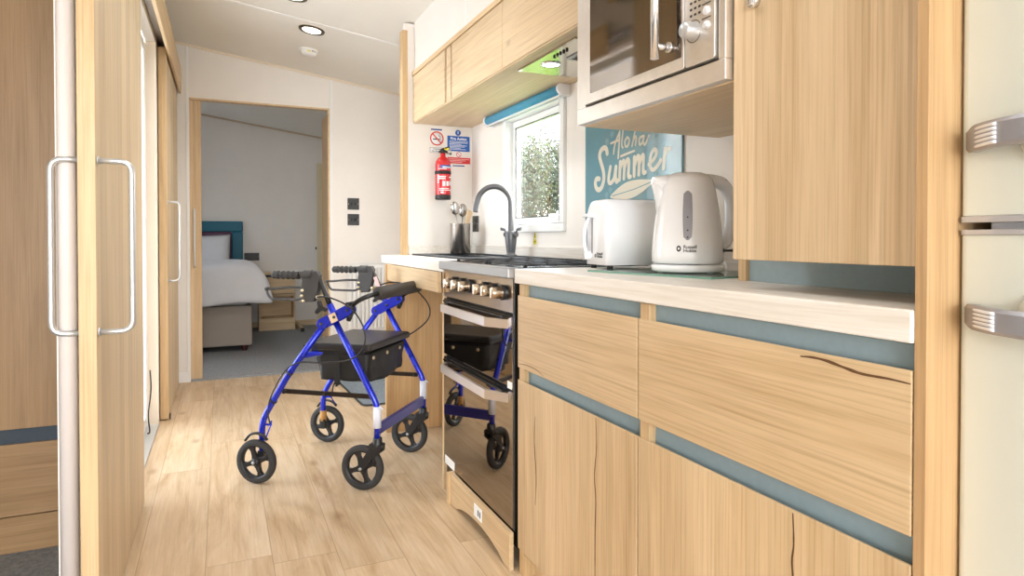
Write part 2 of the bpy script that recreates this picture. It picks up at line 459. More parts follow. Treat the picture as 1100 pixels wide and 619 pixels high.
# left wall: short piece behind the first sliding door, and the piece behind the second
m = MB()
for (a, b) in ((1.85, 2.78), (3.93, YE)): m.box(-.36, LX, a, b, 0, 2.42)
m.box(-.36, LX, 2.78, 3.93, 2.04, 2.42)
m.box(-.36, LX, -3.2, 1.85, 2.16, 2.42)
struct('wall_left', m, WALL)
m = MB(); m.tube([(-.335, 1.838, 0), (-.335, 1.838, 2.16)], .0195, 20); struct('trim_6', m, plain('pinkish white edge profile', (222, 212, 207), .45))
struct('trim_7', MB().box(-.364, -.311, 3.915, 3.935, 0, 2.04, .004), plain('cream jamb', (240, 226, 208), .5))
# room to the left: side walls
struct('wall_left_room_back', box(-2.2, -.36, 2.75, 2.79, 0, 2.42), WALL)
struct('wall_left_room_side', box(-2.26, -2.2, -3.2, 2.79, 0, 2.42), WALL)
m = MB(); m.box(-2.2, -1.6, -3.25, -3.2, 0, 2.4); m.box(1.0, RW+.1, -3.25, -3.2, 0, 2.3); m.box(-1.6, 1.0, -3.25, -3.2, 0, .55); m.box(-1.6, 1.0, -3.25, -3.2, 2.0, 2.45)
struct('wall_back', m, WALL)
# bedroom shell
BY = 7.722
struct('wall_bedroom_far', box(-1.6, 1.4, BY, BY+.05, 0, 2.5), WALL)
struct('wall_bedroom_right', box(1.075, 1.13, YE+.06, BY, 0, 2.3), WALL)
m = MB(); m.box(-1.65, -1.6, YE, 6.2, 0, 2.5); m.box(-1.65, -1.6, 6.9, BY, 0, 2.5); m.box(-1.65, -1.6, 6.2, 6.9, 0, 1.1); m.box(-1.65, -1.6, 6.2, 6.9, 1.7, 2.5)
struct('wall_bedroom_left', m, WALL)
struct('wall_bedroom_near', box(-1.6, -.40, YE+.1, YE+.14, 0, 2.5), WALL)
struct('baseboard_bedroom', box(-1.6, 1.01, BY-.015, BY, 0, .065, .003), OAKX)
m = MB(); m.box(1.005, 1.06, BY-.03, BY, .0, 1.86, .004)
struct('trim_8', m, plain('pale varnished architrave', (222, 208, 172), .45))
m = MB(); m.prism([(-1.6, BY-.015, zc(-1.6)), (-.4, BY-.015, zc(-.4)), (-.4, BY-.015, zc(-.4)-.018), (-1.6, BY-.015, zc(-1.6)-.018)], (0, .015, 0))
m.prism([(-.4, BY-.015, zc(-.4)), (1.075, BY-.015, zc(1.075)), (1.075, BY-.015, zc(1.075)-.018), (-.4, BY-.015, zc(-.4)-.018)], (0, .015, 0))
struct('trim_9', m, plain('pale oak cornice', (206, 184, 156), .5))
# worktop upstand / splash band on the walls
struct('trim_10', MB().box(RW-.012, RW, .93, 3.44, .909, .962, .002).box(.93, RW-.012, YP-.012, YP, .909, .962, .002), WTOP)
# exterior deck seen through the side opening, and ground beyond the window
struct('ground_deck', box(-6, -.36, 2.8, 12, -.14, -.02), DECK)
struct('threshold', box(-.40, LX+.005, 2.78, 3.93, -.02, .008, .003), plain('grey threshold', (196, 196, 194), .4, .2))
struct('ground_lawn', box(1.5, 14, -2, 22, -.5, -.3), plain('lawn', (96, 122, 62), .9, noise_amt=.3, nscale=3))

# glazed patio door in the side opening
w = sroot('door_4', 'white framed glazed patio door filling the side opening', 'patio door', (-.385, 3.35, 0))
for (a, b, c, d) in ((2.79, 2.84, .01, 2.03), (3.87, 3.915, .01, 2.03)): finish('stile', box(-.40, -.362, a, b, c, d, .004), FR, w)
for (c, d) in ((.01, .07), (1.98, 2.03)): finish('rail', box(-.40, -.362, 2.84, 3.87, c, d, .004), FR, w)
finish('glass_pane', box(-.384, -.379, 2.84, 3.87, .07, 1.98), GLASS, w)

# ---- sliding doors
def dhandle(parent, x, y, z0, z1, reach, r=.007):
    s_ = 1 if reach > 0 else -1
    m = MB(); m.tube(fillet([(x, y, z0), (x+reach, y, z0), (x+reach, y, z1), (x, y, z1)], .028, 7), r, 14)
    for z in (z0, z1): m.cyl((x, y, z), (x+s_*.004, y, z), .011, 20)
    return finish('handle', m, SATIN, parent)
d1 = sroot('door_1', 'near oak sliding door with long metal pull handles', 'sliding door', (-.29, 2.285, .008))
finish('panel', box(-.305, -.27, 1.793, 2.777, .008, 2.25, .0015), OAKD, d1)
finish('edge_lipping', box(-.3055, -.2695, 1.790, 1.7935, .008, 2.25, .001), OAKE, d1)
dhandle(d1, -.27, 1.815, .775, 1.185, .072); dhandle(d1, -.305, 1.815, .775, 1.185, -.058)
d2 = sroot('door_2', 'far oak sliding door beside the bright side opening', 'sliding door', (-.29, 4.46, .008))
finish('panel', box(-.309, -.27, 4.0, 4.93, .008, 2.04, .0015), OAKD, d2)
finish('edge_lipping', box(-.3095, -.2695, 3.997, 4.0005, .008, 2.04, .001), OAKE, d2)
dhandle(d2, -.27, 4.03, .765, 1.2, .058); dhandle(d2, -.309, 4.03, .765, 1.2, -.04)
finish('floor_guide', box(-.268, -.262, 4.02, 4.05, 0, .03, .001), BLACK, d2)
m = MB(); m.box(-.262, -.246, 3.0, YE, 1.995, 2.165, .003)
struct('trim_11', m, OAKEH)   # pelmet over the far door
m = MB(); m.box(-.262, -.246, -1.0, 2.98, 2.26, 2.36, .003); struct('trim_12', m, OAKEH)
m = MB(); m.box(-.312, -.264, 2.79, YE, 2.07, 2.10, .002); struct('trim_13', m, STEELB)
d3 = sroot('door_3', 'oak pocket door slid back at the left of the bedroom doorway', 'pocket door', (-.3, YE+.055, .01))
finish('panel', box(-.42, -.127, YE+.034, YE+.07, .01, 1.97, .002), OAKVX, d3)
m = MB(); m.tube(fillet([(-.172, YE+.034, .80), (-.172, YE+.018, .80), (-.172, YE+.018, 1.20), (-.172, YE+.034, 1.20)], .012), .0065, 12)
finish('handle', m, SATIN, d3)
struct('trim_14', box(-.44, .75, YE+.028, YE+.075, 0, .010), CARPET)

# ---- kitchen window
w = sroot('window_1', 'white kitchen window with opening sash above the worktop', 'window', (RW, (WY0+WY1)/2, WZ0))
def frame_box(mb, x0, x1, y0, y1, z0, z1, t, bev=.003):
    mb.box(x0, x1, y0, y1, z0, z0+t, bev); mb.box(x0, x1, y0, y1, z1-t, z1, bev)
    mb.box(x0, x1, y0, y0+t, z0+t, z1-t, bev); mb.box(x0, x1, y1-t, y1, z0+t, z1-t, bev); return mb
m = MB(); frame_box(m, RW-.014, RW+.062, WY0-.025, WY1+.03, WZ0-.022, WZ1+.022, .034)
finish('window_frame', m, FR, w)
m = MB(); frame_box(m, RW+.028, RW+.058, WY0+.010, WY1-.008, WZ0+.014, WZ1-.014, .036, .005)
finish('sash', m, FR, w)
m = MB(); frame_box(m, RW+.026, RW+.032, WY0+.043, WY1-.041, WZ0+.047, WZ1-.047, .004, .001)
finish('gasket', m, BLACK, w)
finish('glass_pane', box(RW+.044, RW+.05, WY0+.045, WY1-.043, WZ0+.049, WZ1-.049), GLASS, w)
m = MB(); m.box(RW+.004, RW+.028, 2.46, 2.52, WZ0+.022, WZ0+.056, .006).box(RW-.004, RW+.006, 2.44, 2.50, WZ0+.038, WZ0+.05, .003)
finish('window_catch', m, WPLAST, w)
m = MB(); m.tube([(RW+.018, 2.42, WZ0+.02), (RW+.018, 2.88, WZ0+.02)], .005, 8); m.box(RW+.01, RW+.026, 2.86, 2.90, WZ0+.01, WZ0+.03, .003)
finish('stay_bar', m, WPLAST, w)
# bedroom window
w2 = sroot('window_2', 'bedroom window frame in the side wall', 'window', (-1.62, 6.55, 1.1))
m = MB(); frame_box(m, -1.66, -1.59, 6.2, 6.9, 1.1, 1.7, .045); finish('window_frame', m, FR, w2)
finish('glass_pane', box(-1.63, -1.625, 6.245, 6.855, 1.145, 1.655), GLASS, w2)

# ================================================================== KITCHEN
def cracked(mb, pts, w, x):
    mb.mi = 1; P = smoothpts([(x, y, z) for y, z in pts], 5); n = len(P)
    mb.stroke(P, [w*(.35+.65*math.sin(PI*(i+.5)/n))*(1+.4*noise.noise(P[i]*60)) for i in range(n)], (-1, 0, 0), .0004, cap=False); mb.mi = 0
    return mb
def base_unit(y0, y1, label, cr_door, cr_draw, plinth=True):
    u = thing('base_unit', label, 'kitchen unit', (1.04, (y0+y1)/2, 0), group=None)
    m = MB(); m.box(.822, 1.27, y0+.0005, y1-.0325, .10, .862, .001)
    m.mi = 1; m.box(.806, 1.27, y1-.032, y1-.0005, .0, .864, .001); m.box(.842, 1.27, y0+.0006, y0+.0295, .0, .0995, .001)
    finish('carcass', m, [RECESS, OAKE], u)
    finish('kickboard', box(.842, .856, y0+.031, y1-.033, .0, .0995), OAKEH, u)
    m = MB(); m.box(.800, .8055, y0+.002, y1-.002, .618, .831, .0015)
    for c in cr_draw: cracked(m, c, .0042 if y0 < 1 else .002, .800)
    dr = finish('drawer', m, [OAKH, CRACK], u)
    m = MB(); m.box(.800, .8055, y0+.002, y1-.002, .078, .581, .0015)
    for c in cr_door: cracked(m, c, .004, .800)
    finish('door', m, [OAKV, CRACK], u)
    return u
base_unit(1.135, 1.742, 'oak base unit with drawer and door right beside the cooker', [[(1.301, .577), (1.297, .511), (1.306, .44), (1.30, .38), (1.303, .3), (1.303, .2), (1.302, .08)], [(1.622, .5), (1.628, .43), (1.616, .33), (1.622, .25)]],
          [[(1.735, .628), (1.68, .634), (1.62, .633), (1.57, .623)]])
base_unit(.538, 1.134, 'oak base unit with a long split in its drawer front, beside the end panel', [[(.726, .577), (.724, .53), (.727, .5), (.723, .45), (.727, .38), (.725, .2)]],
          [[(.714, .821), (.69, .823), (.666, .822), (.64, .818), (.61, .814), (.57, .815), (.541, .814)]])
tp = finish('end_panel', box(.80, RW, .5215, .5375, 0, 2.12, .001), oak('end panel oak', (200, 168, 126), (184, 148, 106), (160, 124, 82), 'z', .0, True)); tag(tp, 'full height oak end panel between the base units and the cream fridge', 'panel')
# worktops
m = MB(); m.box(.796, RW-.0005, .538, 1.757, .866, .909, .003)
tag(finish('worktop', m, WTOP), 'bleached wood worktop under the toaster and kettle', 'worktop')
m = MB()
SX0, SX1, SY0, SY1 = .95, 1.27, 2.47, 3.33       # sink cut-out
m.box(.796, SX0, 2.443, 3.52, .866, .909, .003); m.box(SX1, RW-.0005, 2.443, YP-.0005, .866, .909)
m.box(SX0, SX1, 2.443, SY0, .866, .909); m.box(SX0, SX1, SY1, YP-.0005, .866, .909)
tag(finish('worktop', m, WTOP), 'bleached wood worktop around the black sink', 'worktop')
# sink surround below worktop
u = thing('sink_unit', 'open oak unit under the sink with a rustic oak end panel', 'kitchen unit', (1.0, 3.2, 0))
finish('end_panel', box(.768, RW-.001, 3.285, 3.31, 0, .8655, .001), OAKP, u)
finish('front_rail', box(.774, .792, 2.445, 3.284, .785, .8655, .001), OAKH, u)
finish('side_panel', box(.80, RW-.001, 2.445, 2.46, 0, .865, .001), OAKV, u)

# ---- tall wall cabinet over the worktop
t = thing('wall_cupboard', 'tall oak cupboard above the right end of the worktop', 'cupboard', (1.07, .74, .96))
finish('body', MB().box(.869, RW-.001, .539, .909, .98, 2.12), OAKV, t)
finish('door', box(.850, .868, .539, .911, .9615, 2.12, .0015), oak('oak cupboard door', (224, 201, 168), (212, 186, 150), (192, 161, 121), 'z', .11, False, cross='y'), t)
m = MB(); m.cyl((.850, .858, 1.411), (.838, .858, 1.411), .011, 20); m.box(.833, .839, .853, .863, 1.403, 1.419, .002)
finish('lock', m, CHROME, t)
m = MB(); m.box(1.022, 1.03, .539, 1.046, .9095, .979); finish('recess_panel', m, plain('slate blue board light', (152, 172, 180), .55, noise_amt=.05, nscale=60), t)
finish('spacer', box(1.012, 1.262, 1.046, 1.068, .9095, .955, .001), OAKE, t)

# ---- upper cupboards
UZ0, UZ1, UX = 1.632, 1.905, .957
t = thing('upper_cupboards', 'row of oak wall cupboards running over the window', 'cupboard', (1.13, 2.45, UZ0))
m = MB()
m.box(UX+.02, RW-.001, 1.46, YP-.0005, UZ0+.004, UZ1-.01)
finish('body', m, OAKU, t)
m = MB(); m.box(UX+.004, RW-.001, 1.46, 1.76, UZ0-.006, UZ0+.004, .001); m.box(UX+.004, UX+.05, 1.76, 2.19, UZ0-.006, UZ0+.004, .001); m.box(1.25, RW-.001, 1.76, 2.19, UZ0-.006, UZ0+.004, .001); m.box(UX+.004, RW-.001, 2.19, YP-.0005, UZ0-.006, UZ0+.004, .001)
finish('base_board', m, OAKU, t)
for (a, b) in ((2.905, 3.448), (2.222, 2.80), (1.47, 2.218)):
    finish('door', box(UX, UX+.018, a, b, UZ0, UZ1-.024, .0015), OAKU, t)
finish('filler_strip', box(UX+.002, UX+.02, 2.822, 2.88, UZ0, UZ1-.024, .001), OAKU, t)
finish('shadow_gap', MB().box(UX+.012, UX+.022, 2.80, 2.905, UZ0, UZ1-.024), plain('brown gap', (120, 88, 54), .7), t)
finish('cornice', box(UX-.006, UX+.03, 1.46, YP-.0005, UZ1-.022, UZ1, .001), OAKEH, t)
m = MB(); m.box(.965, .98, 1.46, YP, UZ1-.012, zc(.97)+.02); m.box(.965, .98, .54, 1.46, 2.121, zc(.97)+.02)
struct('wall_soffit', m, WALL)
struct('trim_15', box(.962, .965, 2.62, 2.632, UZ1, zc(.965)), TRIMW)

# ---- cooker hood in the underside
h = thing('cooker_hood', 'built-in cooker hood with a lit lamp under the wall cupboards', 'cooker hood', (1.13, 1.97, UZ0-.02))
m = MB(); m.box(1.007, 1.25, 1.76, 2.19, UZ0-.012, UZ0+.003, .002); finish('glass_panel', m, plain('mirror grey hood panel', (196, 192, 178), .12, 1), h)
m = MB(); m.lathe([(.0, UZ0-.0135), (.030, UZ0-.0135), (.030, UZ0-.012)], (1.075, 2.055, 0), n=28); finish('lamp_lens', m, HOODL, h)
m = MB(); m.lathe([(.030, UZ0-.012), (.031, UZ0-.016), (.036, UZ0-.016), (.037, UZ0-.012)], (1.075, 2.055, 0), n=28); finish('lamp_bezel', m, CHROME, h)
for i in range(5):
    finish('button', MB().cyl((1.04+.0*i, 1.875+.022*i, UZ0-.012), (1.04, 1.875+.022*i, UZ0-.018), .0045, 12), BLACK, h)
m = MB(); m.box(1.085, 1.24, 1.78, 1.965, UZ0-.017, UZ0-.0125, .002)
finish('grille', m, STEELB, h)
m = MB()
for k in range(9): m.box(1.10, 1.225, 1.795+.018*k, 1.803+.018*k, UZ0-.0185, UZ0-.0172)
finish('grille_slots', m, plain('dark slot', (50, 50, 48), .6), h)

# ---- roller blind
b = thing('roller_blind', 'rolled up blue roller blind above the kitchen window', 'blind', (1.255, 2.7, 1.6))
finish('cloth_roll', MB().tube([(1.262, 2.325, 1.607), (1.262, 3.12, 1.607)], .0195, 24), BLINDM, b)
finish('bottom_bar', box(1.262, 1.270, 2.335, 3.11, 1.580, 1.589, .002), FR, b)
for y in (2.318, 3.122):
    m = MB(); m.cyl((1.262, y-.007, 1.607), (1.262, y+.007, 1.607), .0235, 24); m.box(1.252, RW-.001, y-.006, y+.006, 1.578, 1.628, .002); finish('end_bracket', m, WPLAST, b)
finish('chain', MB().tube([(1.245, 2.312, 1.60), (1.247, 2.311, 1.30), (1.247, 2.311, 1.06)], .0012, 6), WPLAST, b)

# ---- microwave on its oak shelf
s_ = thing('microwave_shelf', 'oak shelf box carrying the built-in microwave', 'shelf', (1.08, 1.18, 1.29))
m = MB(); m.box(.857, RW-.001, .913, 1.451, 1.287, 1.303, .001); finish('shelf_board', m, OAKU, s_)
finish('top_cupboard', box(.857, RW-.001, .913, 1.451, 1.703, 2.12, .001), OAKU, s_)
finish('hinge_block', box(1.235, 1.265, 1.02, 1.05, 1.277, 1.287, .001), WOODU, s_)
mw = thing('microwave', 'built-in stainless steel microwave with dark window and round dial', 'microwave', (1.0, 1.18, 1.305))
m = MB(); m.box(.862, 1.28, .917, 1.446, 1.305, 1.70, .002); finish('casing', m, plain('dark microwave casing', (64, 60, 60), .35, .6), mw)
MY0, MY1, MZ0, MZ1 = .916, 1.451, 1.289, 1.70
m = MB(); m.mi = 0
# outer trim frame (picture-frame)
m.box(.835, .862, MY0, MY1, MZ0, 1.328, .002); m.box(.835, .862, MY0, MY1, 1.665, MZ1, .002)
m.box(.835, .862, 1.411, MY1, 1.328, 1.665, .002); m.box(.835, .862, MY0, .934, 1.328, 1.665, .002)
finish('trim_frame', m, STEEL, mw)
def rrect(y0, y1, z0, z1, r, x, k=6):
    out = []
    for (cy, cz, a) in ((y1-r, z1-r, 0), (y0+r, z1-r, 90), (y0+r, z0+r, 180), (y1-r, z0+r, 270)):
        for j in range(k+1):
            t_ = math.radians(a+90*j/k); out.append(V((x, cy+r*math.cos(t_), cz+r*math.sin(t_))))
    return out
finish('gap', MB().prism(rrect(.9345, 1.4105, 1.3285, 1.66, .006, .856), (.005, 0, 0)), SOCKD, mw)
m = MB(); m.prism(rrect(1.024, 1.4065, 1.3325, 1.658, .006, .829), (.027, 0, 0), .0015)
dr = finish('door', m, STEEL, mw)
m = MB(); m.prism(rrect(1.030, 1.376, 1.356, 1.645, .003, .8275), (.0015, 0, 0)); finish('window', m, MWGLASS, dr)
m = MB(); m.tube([(.795, 1.072, 1.36), (.795, 1.072, 1.65)], .0085, 18)
for z in (1.385, 1.63): m.tube([(.8278, 1.066, z), (.797, 1.071, z)], [.0075, .005], 14); m.cyl((.8278, 1.066, z), (.823, 1.066, z), .011, 18)
finish('handle', m, CHROME, dr)
m = MB(); m.prism(rrect(.938, 1.021, 1.3325, 1.658, .006, .829), (.027, 0, 0), .0015); finish('control_panel', m, STEEL, mw)
m = MB(); m.lathe([(.0175, 0), (.0165, .003), (.0155, .022), (.013, .026), (0, .026)], (.829, .995, 1.397), (-1, 0, 0), 28); finish('dial', m, WPLAST if False else SATIN, mw)
for z in (1.398, 1.425, 1.452, 1.479):
    finish('button', MB().lathe([(.0085, 0), (.008, .004), (.006, .006), (0, .006)], (.829, .958, z), (-1, 0, 0), 18), plain('pale silver button', (226, 226, 228), .3, .4), mw)
m = MB()
for z in (1.412, 1.439, 1.466):
    m.stroke([(.829, .972, z), (.829, .947, z)], .0022, (-1, 0, 0), .0004, cap=False)
for i in range(6):
    for k in range(3): m.stroke([(.829, 1.006-.012*k, 1.428+.012*i), (.829, .999-.012*k, 1.428+.012*i)], .0045, (-1, 0, 0), .0004, cap=False)
m.stroke([(.829, .995+.021*math.cos(a*PI/12), 1.397+.021*math.sin(a*PI/12)) for a in range(14, 35)], .0015, (-1, 0, 0), .0004, cap=False)
finish('panel_marks', m, INK, mw)

# ---- poster behind the toaster
NX = (-1, 0, 0)
po = thing('poster', 'teal glass wall panel lettered Aloha Summer behind toaster and kettle', 'poster', (1.295, 1.89, .963))
finish('panel', box(1.291, 1.2995, 1.602, 2.18, .963, 1.50, .001), POSTER, po)
G = {'S': ([(2.023, 1.311), (2.029, 1.328), (2.044, 1.334), (2.066, 1.326), (2.075, 1.307), (2.065, 1.281), (2.049, 1.249), (2.046, 1.219), (2.058, 1.192), (2.078, 1.181), (2.097, 1.189), (2.105, 1.208), (2.096, 1.223), (2.078, 1.222)], .019),
 'u': ([(2.001, 1.259), (2.01, 1.231), (2.012, 1.206), (1.996, 1.201), (1.976, 1.218), (1.965, 1.256), (1.968, 1.227), (1.963, 1.203), (1.952, 1.206)], .016),
 'm': ([(1.938, 1.27), (1.942, 1.208)], .016), 'ma': ([(1.94, 1.244), (1.922, 1.27), (1.912, 1.264), (1.915, 1.21)], .015), 'mb': ([(1.912, 1.246), (1.895, 1.273), (1.884, 1.266), (1.887, 1.217), (1.875, 1.213)], .015),
 'n': ([(1.852, 1.277), (1.853, 1.214)], .016), 'na': ([(1.851, 1.249), (1.834, 1.277), (1.824, 1.271), (1.826, 1.216)], .015), 'nb': ([(1.824, 1.251), (1.807, 1.277), (1.799, 1.272), (1.8, 1.223), (1.789, 1.22)], .015),
 'e': ([(1.769, 1.244), (1.744, 1.256), (1.73, 1.272), (1.729, 1.284), (1.741, 1.29), (1.757, 1.275), (1.764, 1.249), (1.758, 1.23), (1.742, 1.224), (1.722, 1.236), (1.706, 1.251)], .014),
 'r': ([(1.683, 1.286), (1.692, 1.224)], .016), 'ra': ([(1.689, 1.258), (1.674, 1.28), (1.66, 1.283)], .015),
 'A1': ([(1.942, 1.378), (1.971, 1.339), (1.981, 1.304)], .008), 'A2': ([(1.942, 1.378), (1.946, 1.331), (1.951, 1.286)], .009), 'A3': ([(1.999, 1.344), (1.942, 1.349)], .008),
 'l': ([(1.92, 1.384), (1.929, 1.333), (1.922, 1.319)], .008), 'o': ([(1.894, 1.352), (1.909, 1.34), (1.905, 1.321), (1.89, 1.322), (1.882, 1.341), (1.894, 1.352)], .008),
 'h': ([(1.842, 1.384), (1.866, 1.317)], .008), 'ha': ([(1.862, 1.33), (1.848, 1.347), (1.841, 1.341), (1.846, 1.318)], .008),
 'a': ([(1.80, 1.343), (1.822, 1.337), (1.822, 1.317), (1.807, 1.321), (1.796, 1.342), (1.8, 1.32), (1.79, 1.313), (1.768, 1.34)], .008),
 'line': ([(1.934, 1.29), (1.892, 1.295), (1.853, 1.299)], .008)}
m = MB()
for i, (k, (pts, w_)) in enumerate(G.items()):
    Q_ = smoothpts([(1.291, y, z) for y, z in pts], 6)
    for j, q_ in enumerate(Q_):   # overlapping round dabs along the pen line make the brush stroke
        m.prism([q_+V((0, w_/2*math.cos(2*PI*k_/14), w_/2*math.sin(2*PI*k_/14))) for k_ in range(14)], (-.0007-.000012*((j*7+i) % 11), 0, 0))
        if j:
            a_ = Q_[j-1]; d_ = (q_-a_).normalized(); n_ = V((0, -d_.z, d_.y))*w_/2
            m.prism([a_+n_, q_+n_, q_-n_, a_-n_], (-.00085-.000012*((j*5+i) % 7), 0, 0))
finish('lettering', m, CREAMP, po)
m = MB(); P = smoothpts([(1.2904, y, z) for y, z in [(2.003, 1.150), (1.959, 1.175), (1.9, 1.195), (1.835, 1.199), (1.774, 1.195), (1.738, 1.188), (1.774, 1.169), (1.827, 1.148), (1.883, 1.137), (1.95, 1.139)]], 5, True)
m._paint([m.bm.faces.new([m.bm.verts.new(p) for p in P])]); m.mi = 1
m.stroke([(1.291, 1.99, 1.152), (1.291, 1.85, 1.168), (1.291, 1.745, 1.187)], .003, NX, .0012, cap=False)
finish('surfboard_print', m, [CREAMP, POSTER], po)
for (y, z) in [(1.99, 1.376), (2.024, 1.353), (1.731, 1.331), (1.727, 1.205), (2.025, 1.157), (2.001, 1.173)]:
    m = MB()
    for k in range(5):
        a = 2*PI*k/5+.3; m.disc((1.2904, y+.0075*math.cos(a), z+.0075*math.sin(a)), .0052, NX, 12, .0034)
    finish('flower_print', m, PALEP, po)

# ---- COOKER
ck = thing('cooker', 'built-in double oven with hob, chrome knobs and mirror black glass', 'cooker', (1.02, 2.1, 0))
CY0, CY1 = 1.762, 2.438
m = MB(); m.box(.812, 1.28, CY0+.002, CY1, .06, .895); finish('body', m, OBLACK, ck)
m = MB(); m.box(.777, .812, CY0, CY1-.003, .879, .911, .004); finish('front_trim', m, STEELB, ck)
m = MB(); m.box(.812, 1.285, CY0, CY1-.003, .895, .911, .002)
finish('hob_plate', m, plain('black hob enamel', (22, 22, 24), .2), ck)
m = MB(); m.box(.80, .812, CY0+.013, CY1-.002, .772, .878, .002); finish('control_panel', m, KNOB, ck)
m = MB(); m.box(.7995, .812, CY0, CY0+.0125, .117, .878, .001); finish('side_strip', m, OBLACK, ck)
for (z0, z1) in ((.545, .764), (.117, .536)):
    m = MB(); m.box(.8015, .8118, CY0+.0135, CY1-.002, z0, z1, .001)
    dd = finish('oven_door', m, OBLACK, ck)
    finish('glass', box(.799, .8015, CY0+.014, CY1-.003, z0+.002, z1-.002, .0008), OGLASS, dd)
    zt = z1-.042
    m = MB()
    P = [(.800, 2.40, zt), (.752, 2.335, zt), (.752, 1.889, zt), (.800, 1.808, zt), (.806, 1.808, zt), (.764, 1.896, zt), (.764, 2.328, zt), (.806, 2.40, zt)]
    m.prism([V(p) for p in P], (0, 0, .029), .001)
    finish('handle', m, plain('brushed steel handle', (232, 222, 214), .32, .85), dd)
    m = MB(); m.box(.783, .7988, 1.82, 2.40, z1-.010, z1-.003, .001); finish('top_edge', m, OBLACK, dd)
for y in (2.295, 2.21, 2.13, 1.985, 1.915, 1.835):
    m = MB(); m.lathe([(.024, 0), (.024, .012), (.0, .012)], (.800, y, .832), NX, 24)
    k = finish('knob', m, BLACK, ck)
    m = MB(); m.lathe([(.019, .012), (.0185, .03), (.0175, .045), (.016, .048), (0, .048)], (.800, y, .832), NX, 20); m.box(.749, .762, y-.004, y+.004, .815, .849, .002)
    finish('grip', m, KNOB, k)
for (cx, cy) in ((.93, 1.93), (.93, 2.27), (1.15, 1.93), (1.15, 2.27)):
    m = MB(); m.lathe([(.036, .911), (.038, .9145), (0, .915)], (cx, cy, 0), n=24)
    finish('burner', m, BLACK, ck)
for (a, b_) in ((1.79, 2.09), (2.11, 2.41)):
    m = MB()
    for x in (.85, .925, 1.0, 1.08, 1.155, 1.235): m.box(x-.004, x+.004, a, b_, .9155, .9205, .001)
    for y in (a, (a+b_)/2, b_): m.box(.846, 1.239, y-.004, y+.004, .9145, .9195, .001)
    for x in (.85, 1.235):
        for y in (a+.005, b_-.005): m.box(x-.005, x+.005, y-.005, y+.005, .911, .916)
    finish('pan_support', m, BLACK, ck)
m = MB()
for (y, z, w_, h_) in ((1.795, .552, .034, .022),): m.box(.7978, .7989, y-w_/2, y+w_/2, z-h_/2, z+h_/2)
finish('white_sticker', m, WHITEP, ck)
m = MB(); m.box(.7978, .7989, 2.31, 2.42, .118, .15); finish('white_sticker', m, WHITEP, ck)
# plinth below the oven with arched cut-out
pl = thing('oven_plinth', 'oak kickboard with an arched cut-out beneath the oven', 'kickboard', (.8, 2.05, 0))
arch = [(CY0, 0), (CY0, .114), (2.425, .114), (2.425, .002), (2.255, .0)]
N_ = 14
arc = []
for i in range(N_+1):
    t_ = i/N_; y = 2.24-(2.24-1.80)*t_; arc.append((y, .004+.036*math.sin(PI*t_)**.7))
P = [V((.782, CY0, 0)), V((.782, CY0, .1145)), V((.782, 2.30, .1145)), V((.782, 2.30, 0))]+[V((.782, y, z)) for y, z in arc]
finish('board', MB().prism(P, (.014, 0, 0)), OAKH, pl)
finish('end_post', box(.772, .80, 2.302, 2.328, 0, .1145, .001), OAKE, pl)
m = MB(); m.box(.7805, .7818, 1.985, 2.055, .055, .098); m.mi = 1; m.box(.780, .7806, 2.012, 2.02, .066, .086); m.box(.780, .7806, 1.995, 2.003, .066, .086)
finish('sticker', m, [WHITEP, INK], pl)
finish('adjusting_foot', MB().lathe([(.018, 0), (.018, .006), (.008, .01), (.008, .05), (0, .05)], (.86, 2.06, 0), n=16), plain('grey foot', (120, 124, 140), .5), pl)

# ---- SINK + TAP
sk = thing('sink', 'black inset sink let into the pale worktop', 'sink', (1.11, 2.9, .86))
m = MB(); r0 = .918
m.box(.925, SX0+.02, 2.452, 3.36, .9095, r0, .002); m.box(SX1-.012, 1.286, 2.452, 3.36, .9095, r0, .002)
m.box(SX0+.02, SX1-.012, 2.452, SY0+.02, .9095, r0, .002); m.box(SX0+.02, SX1-.012, SY1-.03, 3.36, .9095, r0, .002)
m.box(SX0+.02, SX1-.012, SY0+.02, 2.79, .9095, .913)
finish('rim', m, SINK, sk)
m = MB(); z0 = .76; x0, x1, y0, y1 = SX0+.021, SX1-.06, 2.80, 3.299
m.box(x0, x1, y0, y1, z0, z0+.004); m.box(x0, x0+.004, y0, y1, z0, .909); m.box(x1-.004, x1, y0, y1, z0, .909)
m.box(x0+.004, x1-.004, y0, y0+.004, z0, .909); m.box(x0+.004, x1-.004, y1-.004, y1, z0, .909)
finish('basin', m, SINK, sk)
finish('waste', MB().lathe([(.035, z0+.0045), (.03, z0+.006), (0, z0+.006)], ((x0+x1)/2, 3.05, 0), n=20), STEEL, sk)
tx, ty = 1.20, 2.685
tpz = .9185
ta = thing('tap', 'gunmetal swan neck mixer tap standing behind the sink', 'tap', (tx, ty, tpz))
m = MB(); m.lathe([(.028, 0), (.029, .004), (.026, .007), (.019, .010), (.02, .02), (.025, .06), (.029, .105), (.027, .112), (.012, .114), (0, .114)], (tx, ty, tpz), n=28)
finish('body', m, GREYM, ta)
P = []
ax_, ay_ = -.86, .50
for (d, z) in ((0, .10), (0, .16), (0, .22)): P.append((tx+ax_*d, ty+ay_*d, tpz+z))
R_ = .078
for k in range(1, 12):
    a = PI*k/12*1.02; d = R_-R_*math.cos(a); P.append((tx+ax_*d, ty+ay_*d, tpz+.235+R_*1.05*math.sin(a)))
d = 2*R_+.004; P.append((tx+ax_*d, ty+ay_*d, tpz+.228)); P.append((tx+ax_*(d+.004), ty+ay_*(d+.004), tpz+.20))
finish('spout', MB().tube(smoothpts(P, 3), .0125, 18), GREYM, ta)
